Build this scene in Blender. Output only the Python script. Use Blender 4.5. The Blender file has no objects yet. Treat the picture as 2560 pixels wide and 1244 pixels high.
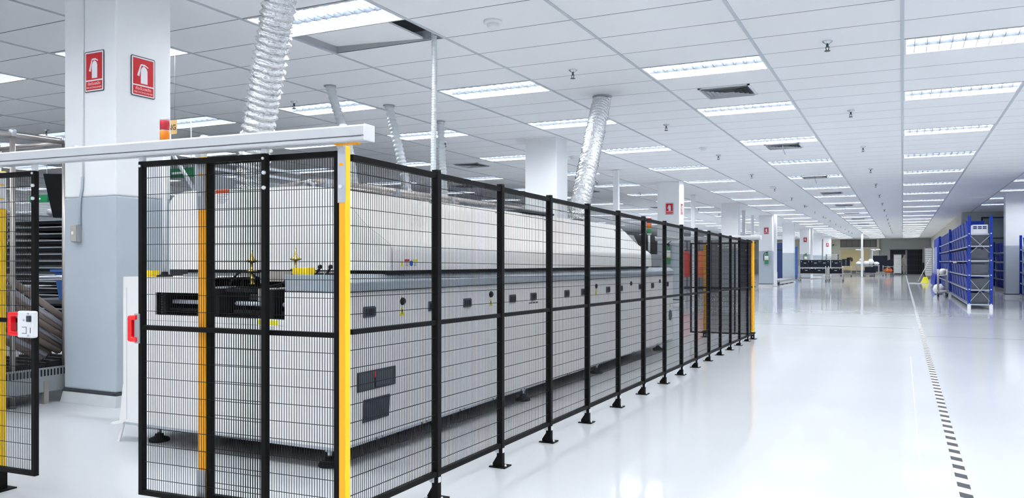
import bpy, bmesh, math, random
from mathutils import Vector, Matrix
random.seed(7)
PI = math.pi
sc = bpy.context.scene
COL = sc.collection

# ---------------------------------------------------------------- camera, world, exposure
cam_d = bpy.data.cameras.new('camera')
cam = bpy.data.objects.new('camera', cam_d); COL.objects.link(cam)
cam.location = (0, 0, 1.0)
cam.rotation_euler = (PI / 2, 0, math.radians(26.01))
cam_d.sensor_width = 36.0
cam_d.lens = 36.0 * 2000.0 / 2560.0
cam_d.shift_y = 33.0 / 2560.0
cam_d.clip_start = 0.05; cam_d.clip_end = 300
sc.camera = cam
w = bpy.data.worlds.new('world'); sc.world = w; w.use_nodes = True
w.node_tree.nodes['Background'].inputs[0].default_value = (0.8, 0.87, 1.0, 1)
w.node_tree.nodes['Background'].inputs[1].default_value = 0.3
sc.view_settings.view_transform = 'Standard'
sc.view_settings.look = 'None'
sc.view_settings.exposure = 0.0
sc.view_settings.gamma = 1.0
sc.view_settings.use_curve_mapping = False
sc.cycles.use_denoising = True
sc.cycles.max_bounces = 7
sc.cycles.diffuse_bounces = 5
sc.cycles.glossy_bounces = 4
sc.cycles.transmission_bounces = 4
sc.cycles.caustics_reflective = False
sc.cycles.caustics_refractive = False
sc.cycles.sample_clamp_indirect = 8.0
LAMP_STRENGTH = 27.0

CEIL = 2.965
Y_END = 74.0

# ---------------------------------------------------------------- helpers
def srgb(r, g, b):
    f = lambda v: (v / 255.0) / 12.92 if v / 255.0 <= 0.04045 else ((v / 255.0 + 0.055) / 1.055) ** 2.4
    return (f(r), f(g), f(b), 1.0)

def mat(name, rgb, rough=0.5, metal=0.0, noise=0.0, scale=20.0, bump=0.0, bscale=60.0, spec=0.5, emit=0.0, alpha=1.0, trans=0.0, coat=0.0):
    m = bpy.data.materials.new(name); m.use_nodes = True
    nt = m.node_tree; p = nt.nodes['Principled BSDF']
    c = srgb(*rgb)
    p.inputs['Base Color'].default_value = c
    p.inputs['Roughness'].default_value = rough
    p.inputs['Metallic'].default_value = metal
    p.inputs['Specular IOR Level'].default_value = spec
    if coat: p.inputs['Coat Weight'].default_value = coat; p.inputs['Coat Roughness'].default_value = 0.1
    if trans: p.inputs['Transmission Weight'].default_value = trans
    if alpha < 1: p.inputs['Alpha'].default_value = alpha
    if emit:
        p.inputs['Emission Color'].default_value = c; p.inputs['Emission Strength'].default_value = emit
    if noise or bump:
        tc = nt.nodes.new('ShaderNodeTexCoord')
        if noise:
            n = nt.nodes.new('ShaderNodeTexNoise'); n.inputs['Scale'].default_value = scale; n.inputs['Detail'].default_value = 6
            nt.links.new(tc.outputs['Object'], n.inputs['Vector'])
            mx = nt.nodes.new('ShaderNodeMix'); mx.data_type = 'RGBA'
            mx.inputs['A'].default_value = tuple(max(0, v * (1 - noise)) for v in c[:3]) + (1,)
            mx.inputs['B'].default_value = tuple(min(1, v * (1 + noise)) for v in c[:3]) + (1,)
            nt.links.new(n.outputs['Fac'], mx.inputs['Factor'])
            nt.links.new(mx.outputs['Result'], p.inputs['Base Color'])
        if bump:
            n2 = nt.nodes.new('ShaderNodeTexNoise'); n2.inputs['Scale'].default_value = bscale; n2.inputs['Detail'].default_value = 4
            nt.links.new(tc.outputs['Object'], n2.inputs['Vector'])
            b = nt.nodes.new('ShaderNodeBump'); b.inputs['Strength'].default_value = bump; b.inputs['Distance'].default_value = 0.01
            nt.links.new(n2.outputs['Fac'], b.inputs['Height'])
            nt.links.new(b.outputs['Normal'], p.inputs['Normal'])
    return m

class MB:
    """collects shapes in world (or local) coordinates and links them as one mesh"""
    def __init__(self): self.v = []; self.f = []; self.s = []
    def add(self, vs, fs, smooth=False):
        o = len(self.v); self.v += [tuple(v) for v in vs]
        self.f += [tuple(i + o for i in q) for q in fs]; self.s += [smooth] * len(fs)
        return self
    def box(self, x0, x1, y0, y1, z0, z1):
        if x0 > x1: x0, x1 = x1, x0
        if y0 > y1: y0, y1 = y1, y0
        if z0 > z1: z0, z1 = z1, z0
        vs = [(x0, y0, z0), (x1, y0, z0), (x1, y1, z0), (x0, y1, z0), (x0, y0, z1), (x1, y0, z1), (x1, y1, z1), (x0, y1, z1)]
        return self.add(vs, [(0, 3, 2, 1), (4, 5, 6, 7), (0, 1, 5, 4), (1, 2, 6, 5), (2, 3, 7, 6), (3, 0, 4, 7)])
    def hexa(self, bot, top):
        return self.add(list(bot) + list(top), [(0, 3, 2, 1), (4, 5, 6, 7), (0, 1, 5, 4), (1, 2, 6, 5), (2, 3, 7, 6), (3, 0, 4, 7)])
    def bar(self, p0, p1, wx, wy, up=(0, 0, 1)):
        p0 = Vector(p0); p1 = Vector(p1); d = (p1 - p0).normalized()
        u = Vector(up)
        if abs(d.dot(u)) > 0.99: u = Vector((1, 0, 0))
        a = d.cross(u).normalized() * wx / 2; b = a.cross(d).normalized() * wy / 2
        return self.hexa([p0 - a - b, p0 + a - b, p0 + a + b, p0 - a + b], [p1 - a - b, p1 + a - b, p1 + a + b, p1 - a + b])
    def path(self, pts, radii, n=12, caps=True, smooth=True):
        pts = [Vector(p) for p in pts]
        if not hasattr(radii, '__len__'): radii = [radii] * len(pts)
        vs = []; prev = None
        for i, p in enumerate(pts):
            d = (pts[min(i + 1, len(pts) - 1)] - pts[max(i - 1, 0)])
            if d.length < 1e-9: d = Vector((0, 0, 1))
            d.normalize()
            if prev is None:
                a = d.orthogonal().normalized()
            else:
                a = (prev - d * prev.dot(d)).normalized()
            prev = a; b = d.cross(a)
            for k in range(n):
                t = 2 * PI * k / n
                vs.append(p + (a * math.cos(t) + b * math.sin(t)) * radii[i])
        fs = []
        for i in range(len(pts) - 1):
            for k in range(n):
                k2 = (k + 1) % n
                fs.append((i * n + k, i * n + k2, (i + 1) * n + k2, (i + 1) * n + k))
        self.add(vs, fs, smooth)
        if caps:
            o = len(self.v) - len(vs)
            self.f.append(tuple(o + k for k in reversed(range(n)))); self.s.append(False)
            self.f.append(tuple(o + (len(pts) - 1) * n + k for k in range(n))); self.s.append(False)
        return self
    def cyl(self, p0, p1, r, n=12, r2=None, caps=True, smooth=True):
        return self.path([p0, p1], [r, r if r2 is None else r2], n, caps, smooth)
    def lathe(self, prof, c, n=16, smooth=True):
        return self.path([(c[0], c[1], c[2] + z) for r, z in prof], [max(r, 1e-4) for r, z in prof], n, True, smooth) if False else self._lathe(prof, c, n, smooth)
    def _lathe(self, prof, c, n, smooth):
        vs = []; fs = []
        for r, z in prof:
            r = max(r, 1e-4)
            for k in range(n):
                t = 2 * PI * k / n; vs.append((c[0] + r * math.cos(t), c[1] + r * math.sin(t), c[2] + z))
        for i in range(len(prof) - 1):
            for k in range(n):
                k2 = (k + 1) % n; fs.append((i * n + k, i * n + k2, (i + 1) * n + k2, (i + 1) * n + k))
        fs.append(tuple(reversed(range(n)))); fs.append(tuple((len(prof) - 1) * n + k for k in range(n)))
        return self.add(vs, fs, smooth)
    def prism(self, poly, axis, a, b):
        """poly in the plane across axis: x -> (y,z), y -> (x,z), z -> (x,y)"""
        def P(q, t): return {'x': (t, q[0], q[1]), 'y': (q[0], t, q[1]), 'z': (q[0], q[1], t)}[axis]
        n = len(poly); vs = [P(q, a) for q in poly] + [P(q, b) for q in poly]
        fs = [tuple(range(n)), tuple(reversed(range(n, 2 * n)))] + [(i, i + n, (i + 1) % n + n, (i + 1) % n) for i in range(n)]
        return self.add(vs, fs)
    def blob(self, c, rx, ry, rz, n=10, m=7, jit=0.12, smooth=True):
        vs = [(c[0], c[1], c[2] - rz)]
        for i in range(1, m):
            ph = PI * i / m
            for k in range(n):
                t = 2 * PI * k / n; j = 1 + random.uniform(-jit, jit)
                vs.append((c[0] + rx * j * math.sin(ph) * math.cos(t), c[1] + ry * j * math.sin(ph) * math.sin(t), c[2] - rz * j * math.cos(ph)))
        vs.append((c[0], c[1], c[2] + rz)); L = len(vs) - 1; fs = []
        for k in range(n): fs.append((0, 1 + (k + 1) % n, 1 + k))
        for i in range(m - 2):
            for k in range(n):
                a = 1 + i * n; k2 = (k + 1) % n
                fs.append((a + k, a + k2, a + n + k2, a + n + k))
        for k in range(n): fs.append((1 + (m - 2) * n + k, 1 + (m - 2) * n + (k + 1) % n, L))
        return self.add(vs, fs, smooth)
    def mesh(self, name, m, off=(0, 0, 0)):
        me = bpy.data.meshes.new(name)
        me.from_pydata([(x - off[0], y - off[1], z - off[2]) for x, y, z in self.v], [], self.f)
        if any(self.s): me.polygons.foreach_set('use_smooth', self.s)
        bm = bmesh.new(); bm.from_mesh(me); bmesh.ops.recalc_face_normals(bm, faces=bm.faces[:]); bm.to_mesh(me); bm.free()
        me.materials.append(m); me.update()
        return me
    def build(self, name, m, parent=None, bevel=0.0, loc=None):
        off = wloc(parent) if parent else (loc or (0, 0, 0))
        o = bpy.data.objects.new(name, self.mesh(name, m, off)); COL.objects.link(o)
        if parent: o.parent = parent
        elif loc: o.location = loc
        if bevel:
            md = o.modifiers.new('edge', 'BEVEL'); md.width = bevel; md.segments = 2; md.limit_method = 'ANGLE'
        return o

def wloc(o):
    x = Vector((0, 0, 0))
    while o is not None: x = x + o.location; o = o.parent
    return tuple(x)

def tag(o, label=None, cat=None, group=None, kind=None):
    if label: o['label'] = label
    if cat: o['category'] = cat
    if group: o['group'] = group
    if kind: o['kind'] = kind
    return o

def thing(name, label, cat, loc=(0, 0, 0), rz=0.0, group=None):
    o = bpy.data.objects.new(name, None); COL.objects.link(o); o.empty_display_size = 0.1
    o.location = loc; o.rotation_euler = (0, 0, rz)
    return tag(o, label, cat, group)

def kids(o): return [c for c in COL.objects if c.parent == o]
_KID = {}
def copy_tree(o, loc=None, rz=None, label=None, parent=None, tree=None):
    """copy a thing with its parts and sub-parts; tree caches the children so that the loop stays quick"""
    c = o.copy(); COL.objects.link(c)
    if parent is not None: c.parent = parent
    if loc is not None: c.location = loc
    if rz is not None: c.rotation_euler = (0, 0, rz)
    if label: c['label'] = label
    if o.name not in _KID: _KID[o.name] = [x for x in COL.objects if x.parent == o]
    for ch in _KID[o.name]:
        copy_tree(ch, parent=c)
    return c

def put(name, mesh, parent=None, loc=(0, 0, 0), rot=(0, 0, 0)):
    o = bpy.data.objects.new(name, mesh); COL.objects.link(o); o.parent = parent; o.location = loc; o.rotation_euler = rot
    return o

def text(name, body, size, m, parent, loc, rot, extrude=0.0004, align='CENTER'):
    cu = bpy.data.curves.new(name, 'FONT'); cu.body = body; cu.size = size; cu.extrude = extrude
    cu.align_x = align; cu.align_y = 'CENTER'; cu.resolution_u = 2
    tmp = bpy.data.objects.new(name, cu); COL.objects.link(tmp)
    dg = bpy.context.evaluated_depsgraph_get()
    me = bpy.data.meshes.new_from_object(tmp.evaluated_get(dg)); me.name = name
    bpy.data.objects.remove(tmp); bpy.data.curves.remove(cu)
    me.materials.clear(); me.materials.append(m)
    o = bpy.data.objects.new(name, me); COL.objects.link(o); o.parent = parent; o.location = loc; o.rotation_euler = rot
    return o

ORD = ['zeroth', 'first', 'second', 'third', 'fourth', 'fifth', 'sixth', 'seventh', 'eighth', 'ninth', 'tenth', 'eleventh', 'twelfth', 'thirteenth',
       'fourteenth', 'fifteenth', 'sixteenth', 'seventeenth', 'eighteenth', 'nineteenth', 'twentieth', 'twenty-first', 'twenty-second',
       'twenty-third', 'twenty-fourth', 'twenty-fifth', 'twenty-sixth', 'twenty-seventh', 'twenty-eighth', 'twenty-ninth', 'thirtieth']

# ---------------------------------------------------------------- materials
M = {}
M['tile'] = mat('ceiling_tile_white', (243, 244, 246), 0.9, noise=0.03, scale=300, bump=0.15, bscale=400, spec=0.1)
M['runner'] = mat('grid_runner_white', (176, 182, 189), 0.5, spec=0.3)
M['tee'] = mat('grid_tee_grey', (84, 90, 98), 0.7, spec=0.1)
M['dark'] = mat('plenum_dark', (38, 46, 54), 0.9)
M['lamp'] = mat('lamp_glow', (250, 252, 255), 0.5, emit=LAMP_STRENGTH)
M['blade'] = mat('lamp_blade_grey', (104, 112, 122), 0.35)
M['lampwhite'] = mat('lamp_housing_white', (238, 241, 246), 0.25)
M['wallwhite'] = mat('wall_white', (238, 239, 241), 0.7, noise=0.02, scale=3)
M['cream'] = mat('wall_cream', (205, 201, 186), 0.8, noise=0.04, scale=1.5)
M['greywall'] = mat('wall_grey', (172, 175, 172), 0.8, noise=0.04, scale=1.2)
M['colwhite'] = mat('column_white', (244, 246, 248), 0.55, noise=0.02, scale=5)
M['colgrey'] = mat('column_grey', (172, 182, 191), 0.5, noise=0.03, scale=6)
M['colband'] = mat('column_band_black', (48, 52, 58), 0.5)
M['plinth'] = mat('plinth_grey', (196, 201, 203), 0.4, noise=0.08, scale=12)
M['black'] = mat('powder_coat_black', (14, 14, 15), 0.55, spec=0.12)
M['wire'] = mat('wire_black', (16, 16, 18), 0.5, spec=0.12)
M['yellow'] = mat('post_yellow', (255, 208, 0), 0.45)
M['orange'] = mat('post_shade_and_tongue_orange', (255, 170, 0), 0.45)  # darker yellow of the post fronts, shade put into the colour; also rail tongue
M['zinc'] = mat('zinc_plate', (196, 200, 206), 0.35, metal=0.6, noise=0.05, scale=30)
M['bolt'] = mat('bolt_white', (240, 242, 245), 0.3, metal=0.2)
M['beam'] = mat('beam_aluminium', (204, 206, 209), 0.4)
M['beamdark'] = mat('beam_groove', (92, 96, 102), 0.5)
M['red'] = mat('handle_red', (232, 12, 22), 0.25, coat=0.4)
M['white'] = mat('plastic_white', (240, 241, 243), 0.35)
M['greyp'] = mat('plastic_grey', (150, 153, 157), 0.5)
M['machine'] = mat('machine_white', (243, 243, 242), 0.4, noise=0.015, scale=4)
M['hood'] = mat('machine_hood', (242, 242, 240), 0.38, noise=0.015, scale=3)
M['bandm'] = mat('machine_band', (158, 168, 178), 0.35)
M['deck'] = mat('machine_deck', (190, 197, 204), 0.3)
M['gasket'] = mat('gasket_black', (20, 22, 24), 0.6, spec=0.15)
M['cavity'] = mat('cavity_black', (26, 27, 29), 0.7, spec=0.15, noise=0.5, scale=25)
M['taupe'] = mat('machine_taupe', (170, 165, 160), 0.5)
M['steel'] = mat('steel', (200, 205, 212), 0.25, metal=0.9)
M['rollersteel'] = mat('roller_steel', (206, 212, 222), 0.3, metal=0.2)
M['pipe'] = mat('pipe_steel', (178, 172, 168), 0.35, metal=0.75, noise=0.08, scale=15)
M['darksteel'] = mat('dark_steel', (78, 82, 88), 0.45, metal=0.5)
M['slot'] = mat('handle_charcoal', (64, 72, 82), 0.5)
M['slotdark'] = mat('handle_recess', (18, 21, 26), 0.6, spec=0.15)
M['warn'] = mat('warning_yellow', (226, 220, 30), 0.5)
M['warnred'] = mat('warning_red', (200, 30, 50), 0.5)
M['warnblue'] = mat('warning_blue', (30, 80, 170), 0.5)
M['print'] = mat('print_black', (25, 25, 28), 0.6)
M['printgrey'] = mat('print_grey', (120, 125, 135), 0.6)
M['paper'] = mat('label_white', (240, 241, 242), 0.6)
M['sticker_orange'] = mat('sticker_orange', (246, 88, 28), 0.5)
M['charcoal'] = mat('switch_panel', (44, 50, 58), 0.45)
M['grille'] = mat('grille_grey', (70, 72, 78), 0.6)
M['brass'] = mat('brass', (190, 166, 96), 0.25, metal=1.0)
M['yblock'] = mat('bracket_yellow', (248, 214, 20), 0.4)
M['rubber'] = mat('rubber_black', (30, 31, 33), 0.6, spec=0.15)
M['foil'] = mat('duct_foil', (236, 238, 240), 0.2, metal=0.9, bump=1.0, bscale=70)
M['greyhose'] = mat('duct_grey', (208, 213, 216), 0.35, metal=0.2, bump=0.1)
M['signred'] = mat('sign_red', (184, 32, 40), 0.45, spec=0.2)
M['signblack'] = mat('sign_black', (36, 44, 52), 0.4)
M['signwhite'] = mat('sign_white', (232, 233, 238), 0.4)
M['pink'] = mat('sign_print', (246, 196, 196), 0.5)
M['towerred'] = mat('tower_red', (200, 24, 48), 0.2, coat=0.5)
M['toweramber'] = mat('tower_amber', (250, 140, 10), 0.2, coat=0.5)
M['towergreen'] = mat('tower_green', (30, 150, 90), 0.2, coat=0.5)
M['tan'] = mat('tan_card', (226, 186, 124), 0.7)
M['extgreen'] = mat('extinguisher_green', (10, 128, 66), 0.3, coat=0.4)
M['rackblue'] = mat('rack_blue', (8, 48, 158), 0.45, spec=0.25, noise=0.1, scale=10)
M['binblue'] = mat('bin_blue', (14, 42, 132), 0.45, spec=0.2, noise=0.15, scale=3)
M['bindark'] = mat('hole_dark_blue', (28, 44, 108), 0.5)  # dark blue of the upright holes and crate slots
M['film'] = mat('wrapped_bin', (84, 90, 100), 0.2, noise=0.25, scale=8, bump=0.5, bscale=18)
M['shelf'] = mat('shelf_grey', (176, 182, 192), 0.4, metal=0.3)
M['navy'] = mat('board_navy', (38, 58, 110), 0.5, noise=0.1, scale=6)
M['tarp'] = mat('tarp_blue', (12, 50, 156), 0.5, spec=0.2, noise=0.15, scale=5)
M['crate'] = mat('crate_black', (32, 36, 46), 0.45, spec=0.15, noise=0.2, scale=5)
M['cloth'] = mat('cloth_white', (240, 241, 240), 0.8)
M['shutter'] = mat('shutter_tan', (196, 180, 136), 0.7, noise=0.03, scale=3)
M['winglass'] = mat('window_dark', (104, 100, 96), 0.3)
M['gate'] = mat('folding_gate', (60, 66, 74), 0.5, metal=0.3)
M['coat'] = mat('coat_grey', (150, 148, 142), 0.85)
M['skin'] = mat('skin', (176, 132, 108), 0.6)
M['hair'] = mat('hair', (24, 20, 20), 0.6)
M['coatred'] = mat('coat_red', (178, 50, 44), 0.85)
M['coatorange'] = mat('coat_orange', (220, 108, 66), 0.85)
M['trayblack'] = mat('tray_black', (20, 24, 27), 0.45, spec=0.15)
M['trayedge'] = mat('tray_edge', (168, 176, 180), 0.4, metal=0.3)
M['roll'] = mat('roll_taupe', (122, 110, 102), 0.6, noise=0.12, scale=14)
M['rollwhite'] = mat('roll_film', (180, 180, 190), 0.3, noise=0.12, scale=8, bump=0.3)
M['cartgrey'] = mat('cart_grey', (150, 154, 156), 0.45, metal=0.3, noise=0.08, scale=8)
M['bluebin'] = mat('blue_bin', (50, 92, 160), 0.5)
M['exitgreen'] = mat('exit_green', (20, 110, 70), 0.4)
M['castor'] = mat('castor_grey', (132, 134, 134), 0.5)
M['brown'] = mat('brown_cloth', (70, 48, 36), 0.8)
M['cabinet'] = mat('cabinet_grey', (128, 132, 138), 0.5)
M['cabdark'] = mat('cabinet_dark', (72, 75, 80), 0.6, spec=0.15, noise=0.15, scale=4)
M['glass'] = mat('partition_glass', (170, 190, 196), 0.05, alpha=0.45)

def floor_material():
    m = bpy.data.materials.new('epoxy_floor'); m.use_nodes = True; nt = m.node_tree; p = nt.nodes['Principled BSDF']
    tc = nt.nodes.new('ShaderNodeTexCoord')
    n = nt.nodes.new('ShaderNodeTexNoise'); n.inputs['Scale'].default_value = 0.35; n.inputs['Detail'].default_value = 5
    n2 = nt.nodes.new('ShaderNodeTexNoise'); n2.inputs['Scale'].default_value = 240; n2.inputs['Detail'].default_value = 2
    mp = nt.nodes.new('ShaderNodeMapping'); mp.inputs['Scale'].default_value = (0.5, 2.0, 1)
    nt.links.new(tc.outputs['Object'], mp.inputs['Vector']); nt.links.new(mp.outputs['Vector'], n.inputs['Vector'])
    nt.links.new(tc.outputs['Object'], n2.inputs['Vector'])
    mx = nt.nodes.new('ShaderNodeMix'); mx.data_type = 'RGBA'
    mx.inputs['A'].default_value = srgb(201, 204, 207); mx.inputs['B'].default_value = srgb(209, 212, 215)
    nt.links.new(n.outputs['Fac'], mx.inputs['Factor'])
    mx2 = nt.nodes.new('ShaderNodeMix'); mx2.data_type = 'RGBA'; mx2.blend_type = 'MULTIPLY'
    mx2.inputs['Factor'].default_value = 0.06
    nt.links.new(mx.outputs['Result'], mx2.inputs['A']); nt.links.new(n2.outputs['Color'], mx2.inputs['B'])
    nt.links.new(mx2.outputs['Result'], p.inputs['Base Color'])
    r = nt.nodes.new('ShaderNodeMapRange'); r.inputs['To Min'].default_value = 0.055; r.inputs['To Max'].default_value = 0.10
    nt.links.new(n.outputs['Fac'], r.inputs['Value']); nt.links.new(r.outputs['Result'], p.inputs['Roughness'])
    n3 = nt.nodes.new('ShaderNodeTexNoise'); n3.inputs['Scale'].default_value = 2.2; n3.inputs['Detail'].default_value = 3
    mp3 = nt.nodes.new('ShaderNodeMapping'); mp3.inputs['Scale'].default_value = (0.5, 1.6, 1)
    nt.links.new(tc.outputs['Object'], mp3.inputs['Vector']); nt.links.new(mp3.outputs['Vector'], n3.inputs['Vector'])
    b = nt.nodes.new('ShaderNodeBump'); b.inputs['Strength'].default_value = 0.05; b.inputs['Distance'].default_value = 0.003
    nt.links.new(n3.outputs['Fac'], b.inputs['Height']); nt.links.new(b.outputs['Normal'], p.inputs['Normal'])
    p.inputs['Specular IOR Level'].default_value = 0.15
    return m
M['floor'] = floor_material()
M['joint'] = mat('joint_pale', (226, 229, 232), 0.6, spec=0.1)

def tape_material():
    m = bpy.data.materials.new('hazard_tape'); m.use_nodes = True; nt = m.node_tree; p = nt.nodes['Principled BSDF']
    tc = nt.nodes.new('ShaderNodeTexCoord'); sp = nt.nodes.new('ShaderNodeSeparateXYZ')
    nt.links.new(tc.outputs['Object'], sp.inputs['Vector'])
    a = nt.nodes.new('ShaderNodeMath'); a.operation = 'MULTIPLY_ADD'; a.inputs[1].default_value = 0.7
    nt.links.new(sp.outputs['X'], a.inputs[0]); nt.links.new(sp.outputs['Y'], a.inputs[2])
    d = nt.nodes.new('ShaderNodeMath'); d.operation = 'DIVIDE'; d.inputs[1].default_value = 0.18
    nt.links.new(a.outputs[0], d.inputs[0])
    fr = nt.nodes.new('ShaderNodeMath'); fr.operation = 'FRACT'; nt.links.new(d.outputs[0], fr.inputs[0])
    g = nt.nodes.new('ShaderNodeMath'); g.operation = 'GREATER_THAN'; g.inputs[1].default_value = 0.52
    nt.links.new(fr.outputs[0], g.inputs[0])
    mx = nt.nodes.new('ShaderNodeMix'); mx.data_type = 'RGBA'
    mx.inputs['A'].default_value = srgb(238, 240, 243); mx.inputs['B'].default_value = srgb(58, 60, 66)
    nt.links.new(g.outputs[0], mx.inputs['Factor']); nt.links.new(mx.outputs['Result'], p.inputs['Base Color'])
    p.inputs['Roughness'].default_value = 0.5; p.inputs['Specular IOR Level'].default_value = 0.08
    return m
M['tape'] = tape_material()

# ================================================================ STRUCTURE
XL, XR, YB = -33.6, 7.8, -4.6
fl = tag(MB().box(XL - 0.2, XR + 0.2, YB - 0.2, Y_END + 0.2, -0.1, 0).build('floor', M['floor']), 'glossy pale blue-white epoxy floor of the hall', kind='structure')
for (x0, x1, y) in ((-4.2, 0.13, 13.45), (0.30, 7.0, 12.15), (-4.2, 7.0, 24.1), (-4.2, 2.1, 36.6)):
    MB().box(x0, x1, y, y + 0.012, 0.0002, 0.0012).build('floor_joint', M['tee'], fl)
MB().box(0.076, 0.080, 2.2, 9.5, 0.0002, 0.0008).build('floor_joint', M['joint'], fl)

def wall(name, a, m, label):
    return tag(MB().box(*a).build(name, m), label, kind='structure')
wall('wall_left', (XL - 0.2, XL, YB, Y_END, 0, 3.5), M['wallwhite'], 'plain white wall far off along the side of the hall')
wall('wall_back', (XL, XR, YB - 0.2, YB, 0, 3.5), M['wallwhite'], 'plain white wall behind the viewpoint')
wall('wall_right', (XR, XR + 0.2, YB, 36.0, 0, 3.5), M['wallwhite'], 'plain white wall beyond the blue shelving')
wall('wall_partition', (2.12, XR, 36.0, 36.2, 0, 3.5), M['greywall'], 'grey cross partition behind the second blue shelving')
wall('wall_aisle', (2.1, 2.3, 36.2, Y_END, 0, 3.5), M['cream'], 'cream wall along the far part of the aisle')
we = wall('wall_end', (XL, 2.3, Y_END, Y_END + 0.2, 0, 3.5), M['cream'], 'cream end wall with dark window strip and tan shutter')
MB().box(-14, 2.1, Y_END - 0.012, Y_END, 0, 1.25).build('painted_dado', M['greywall'], we)
MB().box(-1.72, 2.1, Y_END - 0.02, Y_END - 0.012, 1.25, CEIL).build('painted_recess', M['greywall'], we)
MB().box(-6.2, -1.75, Y_END - 0.35, Y_END, 0.85, CEIL).build('projecting_block', M['cream'], we)
# window strip of the end wall
win = tag(MB().box(-4.76, -1.93, Y_END - 0.385, Y_END - 0.352, 2.27, 2.9).build('window_1', M['cabdark']), 'dark horizontal strip window high on the end wall', kind='structure')
for k in range(6):
    x0 = -4.72 + k * 0.462
    MB().box(x0, x0 + 0.43, Y_END - 0.392, Y_END - 0.386, 2.3, 2.86).build('pane', M['winglass'], win)
sh = tag(MB().box(-4.7, -2.55, Y_END - 0.40, Y_END - 0.355, 0.3, 2.06).build('door_1', M['shutter']), 'tan roller shutter door below the strip window', kind='structure')
# partition window
w2 = thing('window_2', None, None, (2.9, 36, 0)); w2['kind'] = 'structure'; w2['label'] = 'dark framed partition window seen above the blue shelving'
for a in ((2.75, 2.81, 35.93, 36.0, 1.2, 2.75), (3.75, 3.81, 35.93, 36.0, 1.2, 2.75), (2.75, 3.81, 35.93, 36.0, 2.7, 2.75), (2.75, 3.81, 35.93, 36.0, 1.9, 1.95)):
    MB().box(*a).build('window_frame', M['colband'], w2)
MB().box(2.8, 3.76, 35.975, 35.985, 1.2, 2.72).build('pane', M['glass'], w2)

# ---- ceiling: runners, tees, tiles
ce = tag(MB().box(XL, XR, YB, Y_END, 3.32, 3.5).build('ceiling', M['dark']), 'suspended white tile ceiling of the hall', kind='structure')
HOLE = (-4, -3)          # column index, row index of the opened tile
Y0 = 7.25
cols = list(range(-28, 7)); rows = list(range(-19, 112))
light_rows = [-19, -14, -9, -4, 1] + list(range(5, 108, 5))
def bay_end(i):
    return {0: 73, -2: 73, -4: 73, -6: 73, -8: 73, -10: 52, -12: 43, -14: 43, -16: 43, -18: 40, -20: 40, -22: 37, -24: 37, -26: 37, 2: 33, 4: 31, 6: -99}.get(i, -99)
lights = [(i, k) for i in cols for k in light_rows if i % 2 == 0 and Y0 + 0.6 * k < bay_end(i) and (i >= -14 or k >= 1)]
lightset = set(lights)
for i in cols + [7]:
    x = i * 1.2
    if x > XR or x < XL: continue
    ymax = Y_END if x < 2.12 else 36.0
    MB().box(x - 0.014, x + 0.014, YB, ymax, CEIL - 0.006, CEIL + 0.03).build('grid_runner', M['runner'], ce)
tee = MB()
for k in rows:
    y = Y0 + 0.6 * k
    if YB < y < Y_END: tee.box(XL, 2.12 if y > 36 else XR, y - 0.0063, y + 0.0063, CEIL + 0.001, CEIL + 0.014)
tag(tee.build('cross_tees', M['tee'], ce), kind='stuff')
tile_me = MB().box(-0.592, 0.592, -0.2935, 0.2935, 0, 0.016).mesh('ceiling_tile', M['tile'])
cells = [(i, k) for i in cols for k in rows if (i, k) not in lightset and (i, k) != HOLE and YB + 0.2 < Y0 + 0.6 * k + 0.3 < Y_END and i * 1.2 + 0.6 < (2.2 if Y0 + 0.6 * k > 36 else XR)
         and i * 1.2 > XL]
th = math.radians(26.01)
def seen_size(i, k):
    x, y = i * 1.2 + 0.6, Y0 + 0.6 * k + 0.3
    z = -x * math.sin(th) + y * math.cos(th); c = x * math.cos(th) + y * math.sin(th)
    if z < 1.2: return -1 / (abs(z) + 2)
    u = 2000 * c / z; v = 2000 * 1.965 / z
    if abs(u) > 1500 or v > 720: return -1
    return 1 / z
cells.sort(key=lambda c: -seen_size(*c))
for i, k in cells[:300]:
    put('ceiling_tile', tile_me, ce, (i * 1.2 + 0.6, Y0 + 0.6 * k + 0.3, CEIL))
tf = MB()
for i, k in cells[300:]:
    x, y = i * 1.2 + 0.6, Y0 + 0.6 * k + 0.3
    tf.box(x - 0.592, x + 0.592, y - 0.2935, y + 0.2935, CEIL, CEIL + 0.016)
tag(tf.build('ceiling_tiles_beyond', M['tile'], ce), kind='stuff')
# the lifted tile askew in its opening, and the lip of the opening
for a in ((-4.80, -4.775, 5.45, 6.05), (-4.80, -3.60, 6.03, 6.05)):
    MB().box(a[0], a[1], a[2], a[3], CEIL + 0.004, CEIL + 0.085).build('opening_lip', M['greyp'], ce)
lt = MB().box(-0.49, 0.47, -0.292, 0.292, -0.008, 0.008).build('lifted_tile', M['tile'], ce)
lt.location = (-4.285, 5.742, CEIL + 0.042); lt.rotation_euler = (math.radians(0.6), math.radians(2.6), math.radians(0.4))

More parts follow.
